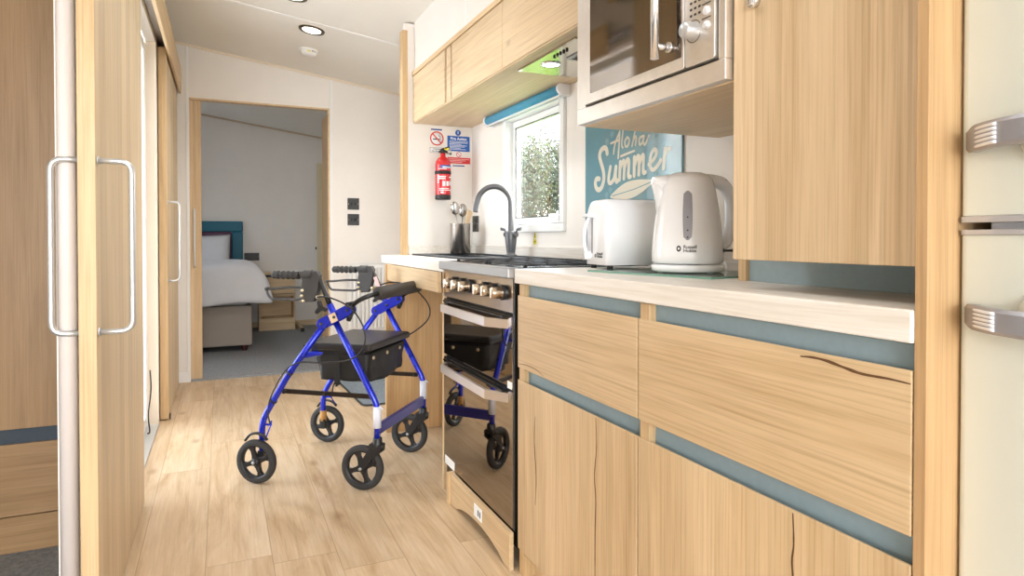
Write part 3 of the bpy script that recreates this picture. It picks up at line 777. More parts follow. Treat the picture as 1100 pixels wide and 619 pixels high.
for s2 in (1, -1):
    q = V((-.4*s2, .912*s2, 0)).normalized()
    base = V((tx, ty, tpz+.098)); m = MB(); m.cyl(base+q*.012, base+q*.036, .012, 16)
    m.tube([base+q*.03+V((0, 0, .004)), base+q*.038+V((0, 0, .022)), base+q*.062+V((0, 0, .026))], [.006, .007, .008], 12, flat=.55)
    finish('lever', m, GREYM, ta)

# ---- utensil pot with utensils
ux, uy, uz = 1.175, 3.395, .9095
uy = 3.30
uz = .9185
up_ = thing('utensil_pot', 'brushed steel pot holding kitchen utensils by the partition', 'utensil pot', (ux, uy, uz))
m = MB(); m.lathe([(0, 0), (.052, 0), (.054, .003), (.054, .158), (.0555, .161), (.052, .161), (.051, .158), (.051, .006), (0, .006)], (ux, uy, uz), n=36)
finish('cup', m, STEELU, up_)
def utensil(name, label, a, b, build, mat, cat):
    m = MB(); a, b = V(a), V(b); build(m, a, b); o = finish(name, m, mat); tag(o, label, cat)
def spoon(m, a, b):
    m.tube([a, a+(b-a)*.7, b], [.004, .0035, .004], 10)
    d = (b-a).normalized(); sd = d.cross(V((.0, -1, 0))).normalized(); nn = sd.cross(d).normalized()
    M_ = Matrix((sd, d, nn)).transposed().to_4x4(); M_.translation = b+d*.028
    k0 = len(m.bm.verts)
    bmesh.ops.create_uvsphere(m.bm, u_segments=18, v_segments=10, radius=1, matrix=M_ @ Matrix.Diagonal((.026, .036, .009, 1)))
    for f in m.bm.faces: f.smooth = True
utensil('serving_spoon', 'large steel serving spoon leaning left in the pot', (ux, uy, uz+.01), (ux-.028, uy-.005, uz+.215), spoon, STEELU, 'spoon')
utensil('slotted_spoon', 'steel spoon standing behind the wooden spatula', (ux+.01, uy+.01, uz+.01), (ux+.018, uy+.012, uz+.205), spoon, STEELU, 'spoon')
def spat(m, a, b):
    d = (b-a).normalized(); m.tube([a, b], .005, 10)
    sd = d.cross(V((.35, -1, 0))).normalized(); nn = sd.cross(d).normalized()
    M_ = Matrix((sd, d, nn)).transposed().to_4x4(); M_.translation = b
    m.prism([M_ @ V(p) for p in ((-.012, -.02, -.003), (.012, -.02, -.003), (.022, .055, -.003), (-.018, .062, -.003))], nn*.006, .001)
utensil('wooden_spatula', 'pale wooden spatula leaning right in the pot', (ux-.005, uy-.012, uz+.01), (ux+.036, uy-.015, uz+.175), spat, WOODU, 'spatula')

# ---- glass board
def rotpt(p, c, a):
    x, y = p[0]-c[0], p[1]-c[1]; return (c[0]+x*math.cos(a)-y*math.sin(a), c[1]+x*math.sin(a)+y*math.cos(a))
c0 = (1.07, 1.34); Q = [(.98, 1.115), (.905, 1.515), (1.18, 1.567), (1.262, 1.168)]
gb = thing('glass_board', 'clear glass worktop saver under the kettle', 'chopping board', (1.08, 1.34, .9095))
m = MB(); m.prism([V((x, y, .9095)) for x, y in Q], (0, 0, .0045)); m.mi = 1
for i in range(4):
    a, b_ = V((*Q[i], .9097)), V((*Q[(i+1) % 4], .9097)); n_ = V(((b_-a).y, -(b_-a).x, 0)).normalized()
    if n_.dot(V((c0[0], c0[1], 0))-a) > 0: n_ = -n_
    m.prism([a, b_, b_+n_*.0006, a+n_*.0006], (0, 0, .004))
finish('pane', m, [GGLASS, EDGEG], gb)

# ---- KETTLE
kx, ky, kz = 1.084, 1.322, .9142
RT = V((.912, -.41, 0)); FWD = V((.41, .912, 0))
kt = thing('kettle', 'white plastic jug kettle standing on the glass board', 'kettle', (kx, ky, kz))
m = MB(); m.lathe([(0, .002), (.084, .002), (.090, .006), (.0905, .016), (.086, .020), (0, .020)], (kx, ky, kz), n=48)
for a in (40, 160, 280): m.cyl((kx+.07*math.cos(math.radians(a)), ky+.07*math.sin(math.radians(a)), kz), (kx+.07*math.cos(math.radians(a)), ky+.07*math.sin(math.radians(a)), kz+.003), .008, 12)
finish('power_base', m, WPLAST, kt)
KP = [(0, .023), (.086, .023), (.0885, .028), (.089, .045), (.087, .08), (.083, .12), (.0775, .16), (.071, .195), (.066, .218), (.061, .234)]
def krad(h):
    for (r1, h1), (r2, h2) in zip(KP[1:], KP[2:]):
        if h1 <= h <= h2: return r1+(r2-r1)*(h-h1)/(h2-h1)
    return KP[-1][0]
m = MB(); m.lathe(KP+[(.052, .245), (.036, .251), (.0, .253)], (kx, ky, kz), n=56)
finish('body', m, WPLAST, kt)
m = MB()   # spout
sp = V((kx, ky, kz))-RT*.0
pts = [V((kx, ky, kz+.226))-RT*.045, V((kx, ky, kz+.229))-RT*.070, V((kx, ky, kz+.233))-RT*.090]
m.tube(pts, [.030, .022, .012], 18, flat=.75); m.tube([V((kx, ky, kz+.15))-RT*.066, V((kx, ky, kz+.20))-RT*.068, V((kx, ky, kz+.231))-RT*.082], [.014, .018, .012], 16)
finish('spout', m, WPLAST, kt)
HD = (RT*.93+FWD*.36).normalized()
hp = lambda r, h: V((kx, ky, kz+h))+HD*r
m = MB(); m.tube(smoothpts([hp(.040, .232), hp(.078, .234), hp(.112, .224), hp(.131, .196), hp(.137, .155), hp(.133, .11), hp(.117, .076), hp(.086, .064)], 5), [.013]+[.0155]*34+[.013], 16, flat=1.1)
finish('handle', m, WPLAST, kt)
m = MB(); m.box(-.016, .016, -.012, .012, 0, .006, .002, M=Matrix.Translation(hp(.095, .236)) @ Matrix.Rotation(math.atan2(HD.y, HD.x), 4, 'Z')); finish('lid_button', m, WPLAST, kt)
def kpt(ang, h, off): 
    r = krad(h)+off; d = (-FWD*math.cos(ang)+RT*math.sin(ang)); return V((kx, ky, kz+h))+d*r
m = MB(); rows = 16; pr_ = []
for i in range(rows+1):
    h = .081+.121*i/rows; e_ = min(i, rows-i)*.121/rows; wd = (.0095+.002*math.sin(PI*i/rows))*math.sqrt(max(.06, 1-(1-min(1, e_/.0095))**2)); r = krad(h)
    a0 = -.26; pr_.append([m.bm.verts.new(kpt(a0+wd*k/3/r, h, .0009)) for k in (-3, -1, 1, 3)])
for i in range(rows):
    for k in range(3): f = m.bm.faces.new((pr_[i][k], pr_[i][k+1], pr_[i+1][k+1], pr_[i+1][k])); f.smooth = True
finish('water_gauge', m, GAUGE, kt)
m = MB()
for h in (.088, .105, .137): 
    m = MB(); m.disc(kpt(-.26, h, .0014), .0022, -FWD*math.cos(-.26)+RT*math.sin(-.26), 10)
    finish('level_mark', m, INK, kt)
def logo(mb, fpt, size):
    text_bm(mb, 'Russell', size, None, None, None, None, .0003, bendf=lambda x, y: fpt(x, y+size*.78))
    text_bm(mb, 'Hobbs', size, None, None, None, None, .0003, bendf=lambda x, y: fpt(x, y))
m = MB(); logo(m, lambda x, y: kpt(-.26+(x-.010)/.0885, .052+y, .0006), .0115)
for k in range(16):
    a, b_ = 2*PI*k/16, 2*PI*(k+1)/16
    vs = [m.bm.verts.new(kpt(-.26+(-.021+.0055*q*math.cos(t_))/.0885, .0605+.0075*q*math.sin(t_), .0006)) for q, t_ in ((1, a), (1, b_), (.45, b_), (.45, a))]; m.bm.faces.new(vs)
finish('logo', m, INK, kt)
m = MB(); q = kpt(1.15, .055, 0); d = (-FWD*math.cos(1.15)+RT*math.sin(1.15)); 
m.tube([q-d*.004, q+d*.002], [.011, .011], 12, flat=.5); m.tube([q, q+d*.020], [.003, .003], 10); m.tube([q+d*.02-V((0, 0, .0)), q+d*.026], [.005, .004], 10)
finish('switch_lever', m, plain('dark chrome switch', (70, 66, 62), .3, .7), kt)
# cord loop of the kettle
m = MB(); m.tube(smoothpts([(kx+.082, ky+.03, kz+.008), (kx+.12, ky+.09, .914), (kx+.165, ky+.04, .914), (kx+.185, ky+.09, .955), (kx+.20, ky+.15, 1.0), (1.297, ky+.2, 1.02)], 6), .0032, 8)
finish('cord', m, WPLAST, kt)

# ---- TOASTER
TX, TY, TZ, TA = 1.008, 1.58, .9097, math.radians(-5)
ts = thing('toaster', 'white two slice toaster beside the kettle', 'toaster', (TX, TY, TZ), TA)
def tprof(x, inset=0):
    """cross-section in local y (width .145) , z"""
    W_ = .145; H = .205; out = []; k = 6
    y0, y1 = 0+inset, W_-inset; r = .034
    pts = [(y0, .012), (y0+.001, H*.55), (y0+.004, H-r)]
    for j in range(1, k+1): a = PI/2*j/k; pts.append((y0+.004+r-r*math.cos(a), H-inset*1.2-r+r*math.sin(a)))
    for j in range(0, k): a = PI/2*j/k; pts.append((y1-.004-r+r*math.sin(a), H-inset*1.2-r+r*math.cos(a)))
    pts += [(y1-.004, H-r), (y1-.001, H*.55), (y1, .012)]
    return [V((x, p[0], p[1])) for p in pts]
m = MB(); L_ = .25; secs = [(0, .016), (.002, .009), (.008, .003), (.018, 0), (L_-.018, 0), (L_-.006, .005), (L_, .016)]
prev = None; fs = []
for x, ins in secs:
    ring = [m.bm.verts.new(p) for p in tprof(x, ins)]
    if prev:
        n = len(ring)
        for i in range(n): fs.append(m.bm.faces.new((prev[i], prev[(i+1) % n], ring[(i+1) % n], ring[i])))
    else: fs.append(m.bm.faces.new(ring[::-1]))
    prev = ring
fs.append(m.bm.faces.new(prev)); bmesh.ops.recalc_face_normals(m.bm, faces=fs)
for f in fs: f.smooth = True
finish('body', m, WPLAST, ts, local=True)
m = MB()
for y in (.042, .085): m.box(.035, .215, y, y+.02, .2035, .2062)
finish('slots', m, plain('dark slot interior', (60, 52, 46), .6), ts, local=True)
finish('lever_track', MB().box(-.0012, .004, .092, .099, .045, .165, .001), plain('shadow grey slot', (150, 150, 152), .6), ts, local=True)
m = MB(); m.box(-.024, .002, .078, .118, .152, .164, .004); finish('lever', m, WPLAST, ts, local=True)
m = MB(); m.tube(smoothpts([(-.004, .104, .155), (-.016, .112, .12), (-.017, .113, .07), (-.006, .108, .03)], 5), .006, 12); finish('side_grip', m, WPLAST, ts, local=True)
m = MB(); m.lathe([(.013, 0), (.0125, .014), (.010, .017), (0, .017)], (0, .112, .038), (-1, 0, 0), 20); finish('dial', m, WPLAST, ts, local=True)
for (x, y) in ((.02, .02), (.23, .02), (.02, .125), (.23, .125)): finish('foot', MB().cyl((x, y, 0), (x, y, .013), .009, 12), BLACK, ts, local=True)
m = MB(); logo(m, lambda x, y: V((-.0006, .063-x*1.25, .033+y)), .0105)
m.disc((-.0006, .073, .0385), .0052, NX, 16, .0024)
finish('logo', m, INK, ts, local=True)

# ---- fridge
FX = .856
fr = thing('fridge', 'cream retro fridge freezer with chrome handles and trims', 'fridge', (1.15, .23, 0))
def bowdoor(z0, z1, x=FX):
    y0, y1 = -.03, .5205; pts = []
    pts.append((x+.052, y1)); pts.append((x+.014, y1))
    for j in range(5): a = PI/2*j/4; pts.append((x+.013-.010*math.sin(a), y1-.010+.010*math.cos(a)))
    for j in range(1, 12): t_ = j/12; pts.append((x+.003-.010*math.sin(PI*t_), y1-.010-(y1-y0-.026)*t_))
    for j in range(5): a = PI/2*j/4; pts.append((x+.022-.016*math.cos(a)+.0, y0+.016-.016*math.sin(a)))
    pts.append((x+.052, y0))
    m = MB(); m.prism([V((px, py, z0)) for px, py in pts], (0, 0, z1-z0), .001)
    return m
finish('cabinet', MB().box(FX+.056, 1.29, -.03, .514, .03, 2.0, .004), CREAM, fr)
for (z0, z1, up2) in ((1.0277, 1.60, True), (.10, 1.0038, False)):
    dd = finish('door', bowdoor(z0, z1), CREAM, fr)
    zc0, zc1 = (1.0195, 1.0276) if up2 else (1.0039, 1.0108)
    finish('chrome_trim', bowdoor(zc0, zc1, FX-.003), plain('silver trim', (196, 196, 200), .2, .45), dd)
    # handle
    zA, zB = (1.1045, 1.1375) if up2 else (.8885, .9195)
    hx = FX
    m = MB(); s3 = 1 if up2 else -1
    pp = smoothpts([(hx+.004, .506, (zA+zB)/2), (hx-.008, .498, (zA+zB)/2), (hx-.020, .482, (zA+zB)/2+.001*s3), (hx-.030, .455, (zA+zB)/2+.002*s3), (hx-.034, .41, (zA+zB)/2+.003*s3), (hx-.030, .36, (zA+zB)/2+.003*s3), (hx-.010, .33, (zA+zB)/2+.003*s3)], 5)
    hh = (zB-zA)/2
    # blade: box sections along the path
    prev = None; fs = []
    for i, p in enumerate(pp):
        t_ = (pp[min(i+1, len(pp)-1)]-pp[max(i-1, 0)]).normalized(); n_ = V((t_.y, -t_.x, 0)).normalized()
        if n_.x > 0: n_ = -n_
        hz = hh*(.8+.2*min(1, i/8))
        c4 = [p+n_*.003+V((0, 0, hz)), p+n_*.006+V((0, 0, hz*.7)), p+n_*.006-V((0, 0, hz*.7)), p+n_*.003-V((0, 0, hz)), p-n_*.004-V((0, 0, hz)), p-n_*.004+V((0, 0, hz))]
        r_ = [m.bm.verts.new(q) for q in c4]
        if prev:
            for k in range(6): fs.append(m.bm.faces.new((prev[k], prev[(k+1) % 6], r_[(k+1) % 6], r_[k])))
        prev = r_
        if i == 0: fs.append(m.bm.faces.new(r_[::-1]))
    fs.append(m.bm.faces.new(prev)); bmesh.ops.recalc_face_normals(m.bm, faces=fs)
    hd = finish('handle', m, plain('dark chrome grip', (160, 160, 166), .2, .4), dd)
    m = MB()
    for k in range(5):
        z = zA+.006+k*(zB-zA-.012)/4; m.tube([pp[i]+V((-.0085, -.0055, z-(zA+zB)/2)) for i in range(2, 15)], .0021, 8)
    finish('ribs', m, plain('bright rib', (236, 236, 238), .2, .3), hd)
    finish('handle_base', MB().lathe([(.030, 0), (.026, .006), (.012, .012), (0, .012)], (hx-.002, .42, (zA+zB)/2-.006*s3), NX, 24), CREAM, dd)
    finish('hinge_tab', box(hx+.006, hx+.016, .507, .5165, zA+.004, zB-.006, .002), CHROME, dd)
finish('hinge_bar', box(FX+.022, FX+.05, .10, .492, 1.0112, 1.0192), plain('grey hinge bar', (196, 196, 200), .4), fr)

# ---- extinguisher
ex, ey = 1.112, YP-.047
fe = thing('fire_extinguisher', 'small red fire extinguisher strapped to the kitchen end wall', 'fire extinguisher', (ex, ey, 1.21))
m = MB(); m.lathe([(0, 1.232), (.041, 1.232), (.042, 1.24), (.042, 1.40), (.039, 1.42), (.029, 1.437), (.017, 1.446), (.014, 1.452), (.014, 1.466), (0, 1.466)], (ex, ey, 0), n=36); finish('cylinder', m, RED, fe)
m = MB(); m.lathe([(0, 1.212), (.040, 1.212), (.043, 1.217), (.043, 1.236), (.041, 1.238), (0, 1.238)], (ex, ey, 0), n=36); finish('base_cap', m, BLACK, fe)
m = MB(); m.lathe([(.0425, 1.350), (.0445, 1.350), (.0445, 1.368), (.0425, 1.368)], (ex, ey, 0), n=36); m.box(ex-.02, ex+.02, ey+.04, YP-.0005, 1.33, 1.39, .002); finish('strap', m, BLACK, fe)
m = MB(); m.cyl((ex, ey, 1.464), (ex, ey, 1.482), .013, 18); m.tube([(ex-.024, ey-.004, 1.47), (ex-.005, ey, 1.486), (ex+.018, ey-.012, 1.494), (ex+.032, ey-.02, 1.50)], [.004, .007, .006, .004], 10); m.tube([(ex+.006, ey-.006, 1.478), (ex+.03, ey-.012, 1.470), (ex+.044, ey-.016, 1.462)], [.007, .006, .006], 10)
finish('valve', m, BLACK, fe)
m = MB(); m.tube([(ex+.012, ey-.022, 1.482), (ex+.026, ey-.026, 1.492)], .005, 10); m.tube([(ex+.0, ey-.022, 1.488), (ex+.012, ey-.024, 1.486)], .003, 8); finish('safety_pin', m, YEL, fe)
finish('gauge', MB().lathe([(.010, 0), (.010, .008), (0, .009)], (ex+.03, ey-.02, 1.474), (0, -1, 0), 16), STEEL, fe)
m = MB()
def epatch(mb, a0, a1, z0, z1, mi, off=.0006, r=.042):
    mb.mi = mi; n = 6; pr = None
    for i in range(n+1):
        a = math.radians(a0+(a1-a0)*i/n); d = V((math.sin(a), -math.cos(a), 0))*(r+off); q = (mb.bm.verts.new(V((ex, ey, z0))+d), mb.bm.verts.new(V((ex, ey, z1))+d))
        if pr: mb._paint([mb.bm.faces.new((pr[0], q[0], q[1], pr[1]))])
        pr = q
epatch(m, -35, 70, 1.382, 1.398, 1); epatch(m, -20, 60, 1.384, 1.390, 0, .0009)
for (a0, a1, z0, z1) in ((-62, -50, 1.30, 1.345), (-45, 5, 1.332, 1.338), (-45, 0, 1.322, 1.328), (-20, 0, 1.285, 1.310), (8, 26, 1.285, 1.31), (32, 58, 1.33, 1.336), (34, 44, 1.288, 1.312), (50, 60, 1.288, 1.312), (-45, 30, 1.268, 1.272), (-45, 50, 1.260, 1.264), (-35, -15, 1.245, 1.254), (-45, 10, 1.376, 1.380)): epatch(m, a0, a1, z0, z1, 0, .0008)
finish('labels', m, [WHITEP, BLUEP], fe)

# ---- wall signs on kitchen end wall
NY = (0, -1, 0); yS = YP-.0015
def zrect(mb, x0, x1, z0, z1, y=yS, t=.001): mb.box(x0, x1, y-t, y, z0, z1)
sg = thing('no_smoking_sign', 'round red and white no smoking sticker above the extinguisher', 'sign', (1.095, YP-.001, 1.55))
cx_, cz_ = 1.092, 1.553
m = MB(); m.lathe([(.040, 0), (.040, .0012), (0, .0012)], (cx_, YP-.0002, cz_), NY, 32); finish('face', m, WHITEP, sg)
m = MB(); m.disc((cx_, YP-.0018, cz_), .0395, NY, 36, .0325); q = .0245
m.stroke([(cx_-q, YP-.0018, cz_+q), (cx_+q, YP-.0018, cz_-q)], .007, NY, .0002, cap=False); finish('red_ring', m, REDP, sg)
m = MB(); zrect(m, cx_-.022, cx_+.014, cz_-.007, cz_-.001, YP-.0013, .0002); zrect(m, cx_+.016, cx_+.022, cz_-.007, cz_-.001, YP-.0013, .0002)
m.stroke(smoothpts([(cx_+.018, YP-.0015, cz_+.003), (cx_+.021, YP-.0015, cz_+.01), (cx_+.012, YP-.0015, cz_+.014), (cx_+.014, YP-.0015, cz_+.022)], 4), .0025, NY, .0001); finish('cigarette', m, INK, sg)
m = MB(); m.box(1.058, 1.122, YP-.0012, YP-.0002, 1.598, 1.606); o = finish('caption', m, INKB, sg)
sg = thing('no_smoking_notice', 'small white rectangular notice with grey border below the no smoking sticker', 'sign', (1.098, YP-.001, 1.47))
m = MB(); zrect(m, 1.052, 1.142, 1.474, 1.502); finish('face', m, INK, sg)
m = MB(); zrect(m, 1.0535, 1.1405, 1.4755, 1.5005, YP-.0026, .0003); finish('panel', m, WHITEP, sg)
m = MB(); text_bm(m, 'No Smoking', .0125, (1.062, YP-.0031, 1.479), (1, 0, 0), (0, 0, 1), NY, .0002); zrect(m, 1.07, 1.125, 1.4925, 1.4955, YP-.0029, .0002); finish('lettering', m, INK, sg)
sg = thing('fire_action_sign', 'blue fire action notice with a round symbol on the kitchen end wall', 'sign', (1.22, YP-.001, 1.49))
m = MB(); zrect(m, 1.153, 1.285, 1.488, 1.573); m.mi = 1; m.lathe([(.0165, 0), (.0165, .001), (0, .001)], (1.216, YP-.0006, 1.592), NY, 24); finish('face', m, [BLUEP, BLUEP], sg)
m = MB(); text_bm(m, 'Fire Action', .0215, (1.170, YP-.003, 1.551), (1, 0, 0), (0, 0, 1), NY, .0006)
for i, (a, b_) in enumerate(((1.165, 1.275), (1.165, 1.272), (1.165, 1.235), (1.165, 1.268), (1.165, 1.255), (1.165, 1.23), (1.165, 1.262))): zrect(m, a, b_, 1.541-.0072*i, 1.5437-.0072*i, YP-.0027, .0002)
zrect(m, 1.2135, 1.2185, 1.585, 1.600, YP-.0018, .0003); finish('lettering', m, WHITEP, sg)
sg = thing('fire_warning_sign', 'red text notice under the blue fire action notice', 'sign', (1.22, YP-.001, 1.42))
m = MB(); zrect(m, 1.153, 1.288, 1.419, 1.4535); finish('face', m, REDP, sg)
m = MB(); m.lathe([(.0155, 0), (.0155, .001), (0, .001)], (1.220, YP-.0002, 1.4705), NY, 24); finish('symbol_face', m, WHITEP, sg)
m = MB(); m.disc((1.220, YP-.0016, 1.4705), .0152, NY, 28, .0118); m.stroke([(1.211, YP-.0016, 1.4795), (1.229, YP-.0016, 1.4615)], .003, NY, .0002, cap=False); finish('symbol_ring', m, REDP, sg)
m = MB()
for i in range(3): zrect(m, 1.16, 1.28-.02*i, 1.4425-.008*i, 1.4455-.008*i, YP-.0027, .0002)
finish('lettering', m, plain('pink lettering', (240, 190, 190), .5), sg)
m = MB(); m.box(1.185, 1.255, YP-.0012, YP-.0002, 1.404, 1.410); finish('caption', m, INKB, sg)

# hot water label by tap
lb = thing('warning_label', 'small yellow warning label on the wall behind the tap', 'sign', (RW-.001, 2.637, .965))
m = MB(); m.box(RW-.0013, RW-.0002, 2.612, 2.662, .964, 1.034); finish('backing', m, plain('clear backing', (232, 228, 220), .3), lb)
m = MB(); m.prism([V((RW-.0015, 2.652, 1.0)), V((RW-.0015, 2.622, 1.0)), V((RW-.0015, 2.637, 1.030))], (-.0005, 0, 0)); m.box(RW-.0022, RW-.0014, 2.622, 2.652, .972, .995); finish('yellow_marks', m, YEL, lb)
m = MB(); m.stroke([(RW-.0025, 2.637, 1.021), (RW-.0025, 2.637, 1.010)], .003, NX, .0003); m.stroke([(RW-.0025, 2.648, .984), (RW-.0025, 2.627, .984)], .003, NX, .0003, cap=False); finish('lettering', m, INK, lb)

# ---- sockets and switches
def plate(name, label, cat, c, nrm, w_, h_, rockers, group=None, mat=SOCKET):
    o = thing(name, label, cat, c, group=group); n = V(nrm); rt_ = V((1, 0, 0)) if abs(n.y) > .5 else V((0, -1, 0)); c = V(c)
    def bx(mb, u0, u1, z0, z1, d0, d1, bev=0):
        a = c+rt_*u0+n*d0+V((0, 0, z0)); b_ = c+rt_*u1+n*d1+V((0, 0, z1))
        mb.box(min(a.x, b_.x), max(a.x, b_.x), min(a.y, b_.y), max(a.y, b_.y), a.z, b_.z, bev)
    m = MB(); bx(m, -w_/2, w_/2, -h_/2, h_/2, .0003, .006, .0015); finish('plate', m, mat, o)
    for (u, z, a, b_) in rockers:
        m = MB(); bx(m, u-a/2, u+a/2, z-b_/2, z+b_/2, .0061, .009, .001); finish('rocker', m, SOCKD, o)
    for s2 in (-1, 1): p = c+rt_*s2*(w_/2-.008)+n*.006; finish('screw', MB().lathe([(.003, 0), (.0025, .0012), (0, .0012)], p, n, 12), CHROME, o)
    return o
plate('light_switch', 'black nickel switch plate on the end wall, the upper of two', 'light switch', (.92, YE, 1.262), NY, .088, .088, [(-.014, 0, .012, .024), (.014, 0, .012, .024)])
plate('light_switch', 'black nickel switch plate on the end wall, the lower of two', 'light switch', (.92, YE, 1.142), NY, .088, .086, [(-.014, 0, .012, .024), (.014, 0, .02, .024)])
plate('wall_socket', 'black double socket on the bedroom wall beside the headboard', 'socket', (.305, BY, .795), NY, .155, .085, [(-.03, .02, .012, .02), (.03, .02, .012, .02), (-.03, -.012, .03, .025), (.03, -.012, .03, .025)], mat=SOCKD)
plate('wall_socket', 'dark socket on the window wall behind the utensil pot', 'socket', (RW, 3.385, 1.08), NX, .085, .088, [(0, .02, .02, .02), (0, -.014, .03, .025)])
tag(finish('ensuite_switch', box(.985, 1.0, BY-.01, BY-.0005, .87, .90, .002), SOCKD), 'tiny dark switch beside the bedroom door frame', 'light switch')

# ---- radiator on end wall
rd = thing('radiator', 'white panel radiator low on the end wall beside the doorway', 'radiator', (1.01, YE-.03, .284))
m = MB(); m.box(.866, 1.157, YE-.045, YE-.022, .285, .805, .006); finish('panel', m, TRIMW, rd)
m = MB()
for k in range(9):
    x = .876+k*.031; m.box(x, x+.021, YE-.064, YE-.045, .315, .775, .005)
finish('ribs', m, TRIMW, rd)
finish('top_grille', box(.868, 1.155, YE-.052, YE-.02, .805, .815, .002), TRIMW, rd)
for x in (.90, 1.10): finish('bracket', box(x, x+.02, YE-.022, YE-.0005, .35, .75), TRIMW, rd)
# ---- ceiling things
def ceil_frame(x, y):
    n = V((-.14, 0, -1)).normalized(); return V((x, y, zc(x))), n
for i, (x, y) in enumerate(((.497, 4.015), (.345, 3.545))):
    c, n = ceil_frame(x, y)
    o = thing('downlight', ['lit ceiling downlight with a dark bronze rim near the smoke alarm', 'lit ceiling downlight at the very top of the view'][i], 'ceiling light', c)
    finish('rim', MB().lathe([(.058, 0), (.076, 0), (.074, .007), (.060, .009), (.052, .004)], c, n, 36), plain('bronze rim', (92, 78, 56), .35, .7), o)
    finish('lens', MB().lathe([(.056, .002), (.052, .005), (0, .006)], c, n, 32), LAMPW, o)
for (x, y) in ((.35, 1.9), (.35, .4)):
    pass
c, n = ceil_frame(.532, 4.441)
o = thing('smoke_alarm', 'white round smoke alarm on the ceiling', 'smoke alarm', c)
finish('base', MB().lathe([(.062, 0), (.062, .010), (.05, .012), (0, .012)], c, n, 36), TRIMW, o)
finish('dome', MB().lathe([(.052, .012), (.052, .022), (.040, .034), (.016, .038), (0, .038)], c, n, 36), TRIMW, o)
m = MB(); m.box(c.x-.02, c.x+.004, c.y-.056, c.y-.05, c.z-.022, c.z-.016); m.mi = 1; m.box(c.x+.014, c.x+.02, c.y-.056, c.y-.05, c.z-.02, c.z-.014); m.box(c.x+.028, c.x+.032, c.y-.052, c.y-.046, c.z-.022, c.z-.016)
finish('markings', m, [YEL, INK], o)

# ---- left room cupboard
lc = thing('wardrobe', 'dark oak fitted cupboard with a blue recess strip in the left room', 'wardrobe', (-.9, 2.6, .0))
finish('body', MB().box(-1.9, -.365, 2.514, 2.745, .005, 2.12), OAKC, lc)
finish('door', box(-1.9, -.365, 2.496, 2.513, .397, 2.12, .001), OAKC, lc)
finish('recess_panel', box(-1.9, -.365, 2.506, 2.5135, .349, .397), DARKREC, lc)
finish('drawer', box(-1.9, -.365, 2.496, 2.513, .122, .349, .001), OAKCH, lc)
finish('kickboard', box(-1.9, -.365, 2.498, 2.513, .005, .118), OAKCH, lc)

# ================================================================== BEDROOM
bd = thing('bed', 'divan bed with a taupe base and white duvet seen through the doorway', 'bed', (-.5, 6.9, .006))
finish('base', box(-1.15, .243, 6.15, 7.62, .055, .405, .012), HESS, bd)
for (x, y) in ((.18, 6.20), (-1.08, 6.20), (.18, 7.5), (-1.08, 7.5)):
    finish('foot', MB().lathe([(.022, .006), (.026, .03), (.028, .056)], (x, y, 0), n=16).cyl((x, y, .006), (x, y, .01), .022, 16), plain('dark red wood', (72, 30, 26), .4), bd)
finish('mattress', box(-1.14, .225, 6.17, 7.62, .407, .60, .05, 4), LINEN, bd)
# duvet: draped sheet with thickness and folds
m = MB(); NXg, NYg = 46, 40; grid = []
X0, X1, Y0, Y1 = -1.3, .36, 6.04, 7.40
def duv(u, v):
    x = X0+(X1-X0)*u; y = Y0+(Y1-Y0)*v
    top = .70+.03*math.sin(3*x+1)+.02*noise.noise(V((x*4, y*4, 0)))
    e = min((X1-x), (y-Y0)*1.0)     # distance to hanging edge
    drop = 0
    if e < .16: t_ = max(0, e)/.16; drop = (1-math.sqrt(max(0, 1-(1-t_)**2)))*.30
    z = top-drop
    return V((x, y, z))
for j in range(NYg+1):
    row = []
    for i in range(NXg+1):
        p = duv(1-(1-i/NXg)**1.8, (j/NYg)**1.5)
        p += V((.010*noise.noise(V((p.y*9, p.z*9, 3))), .012*noise.noise(V((p.x*8, p.z*8, 7))), .012*noise.noise(V((p.x*7, p.y*7, 1)))))
        row.append(m.bm.verts.new(p))
    grid.append(row)
for j in range(NYg):
    for i in range(NXg): f = m.bm.faces.new((grid[j][i], grid[j][i+1], grid[j+1][i+1], grid[j+1][i])); f.smooth = True
du = finish('duvet', m, LINEN, bd)
md = du.modifiers.new('s', 'SOLIDIFY'); md.thickness = .05; md.offset = 1
md = du.modifiers.new('b', 'SUBSURF'); md.levels = 1; md.render_levels = 1
# pillow leaning on the headboard
m = MB(); nu, nv = 20, 14; gr = {}
def pillow_pt(u, v, s2):
    a = 2*u-1; b_ = 2*v-1; th = .075*(max(0, (1-a**4))*max(0, (1-b_**4)))**.5
    pin = 1-.06*(abs(a)**2)*(1-abs(b_)**2)*1.0
    return V((-.33+.36*a+.01*b_, 0, .27*b_*(1-.06*(1-a*a))))+V((0, -s2*th, 0))
M_ = Matrix.Translation(V((.045, 7.50, .79))) @ Matrix.Rotation(math.radians(-22), 4, 'X')
for s2 in (1, -1):
    g_ = [[m.bm.verts.new(M_ @ pillow_pt(i/nu, j/nv, s2)) for i in range(nu+1)] for j in range(nv+1)]
    for j in range(nv):
        for i in range(nu): f = m.bm.faces.new((g_[j][i], g_[j][i+1], g_[j+1][i+1], g_[j+1][i])); f.smooth = True
bmesh.ops.remove_doubles(m.bm, verts=m.bm.verts, dist=.0005); bmesh.ops.recalc_face_normals(m.bm, faces=m.bm.faces)
tag(finish('pillow', m, LINEN), 'white pillow leaning against the teal headboard', 'pillow')
hb = thing('headboard', 'teal upholstered headboard with a plum centre panel behind the bed', 'headboard', (-.5, 7.68, .008))
m = MB(); x0, x1, z0, z1, t_ = -1.2, .215, .008, 1.185, .115
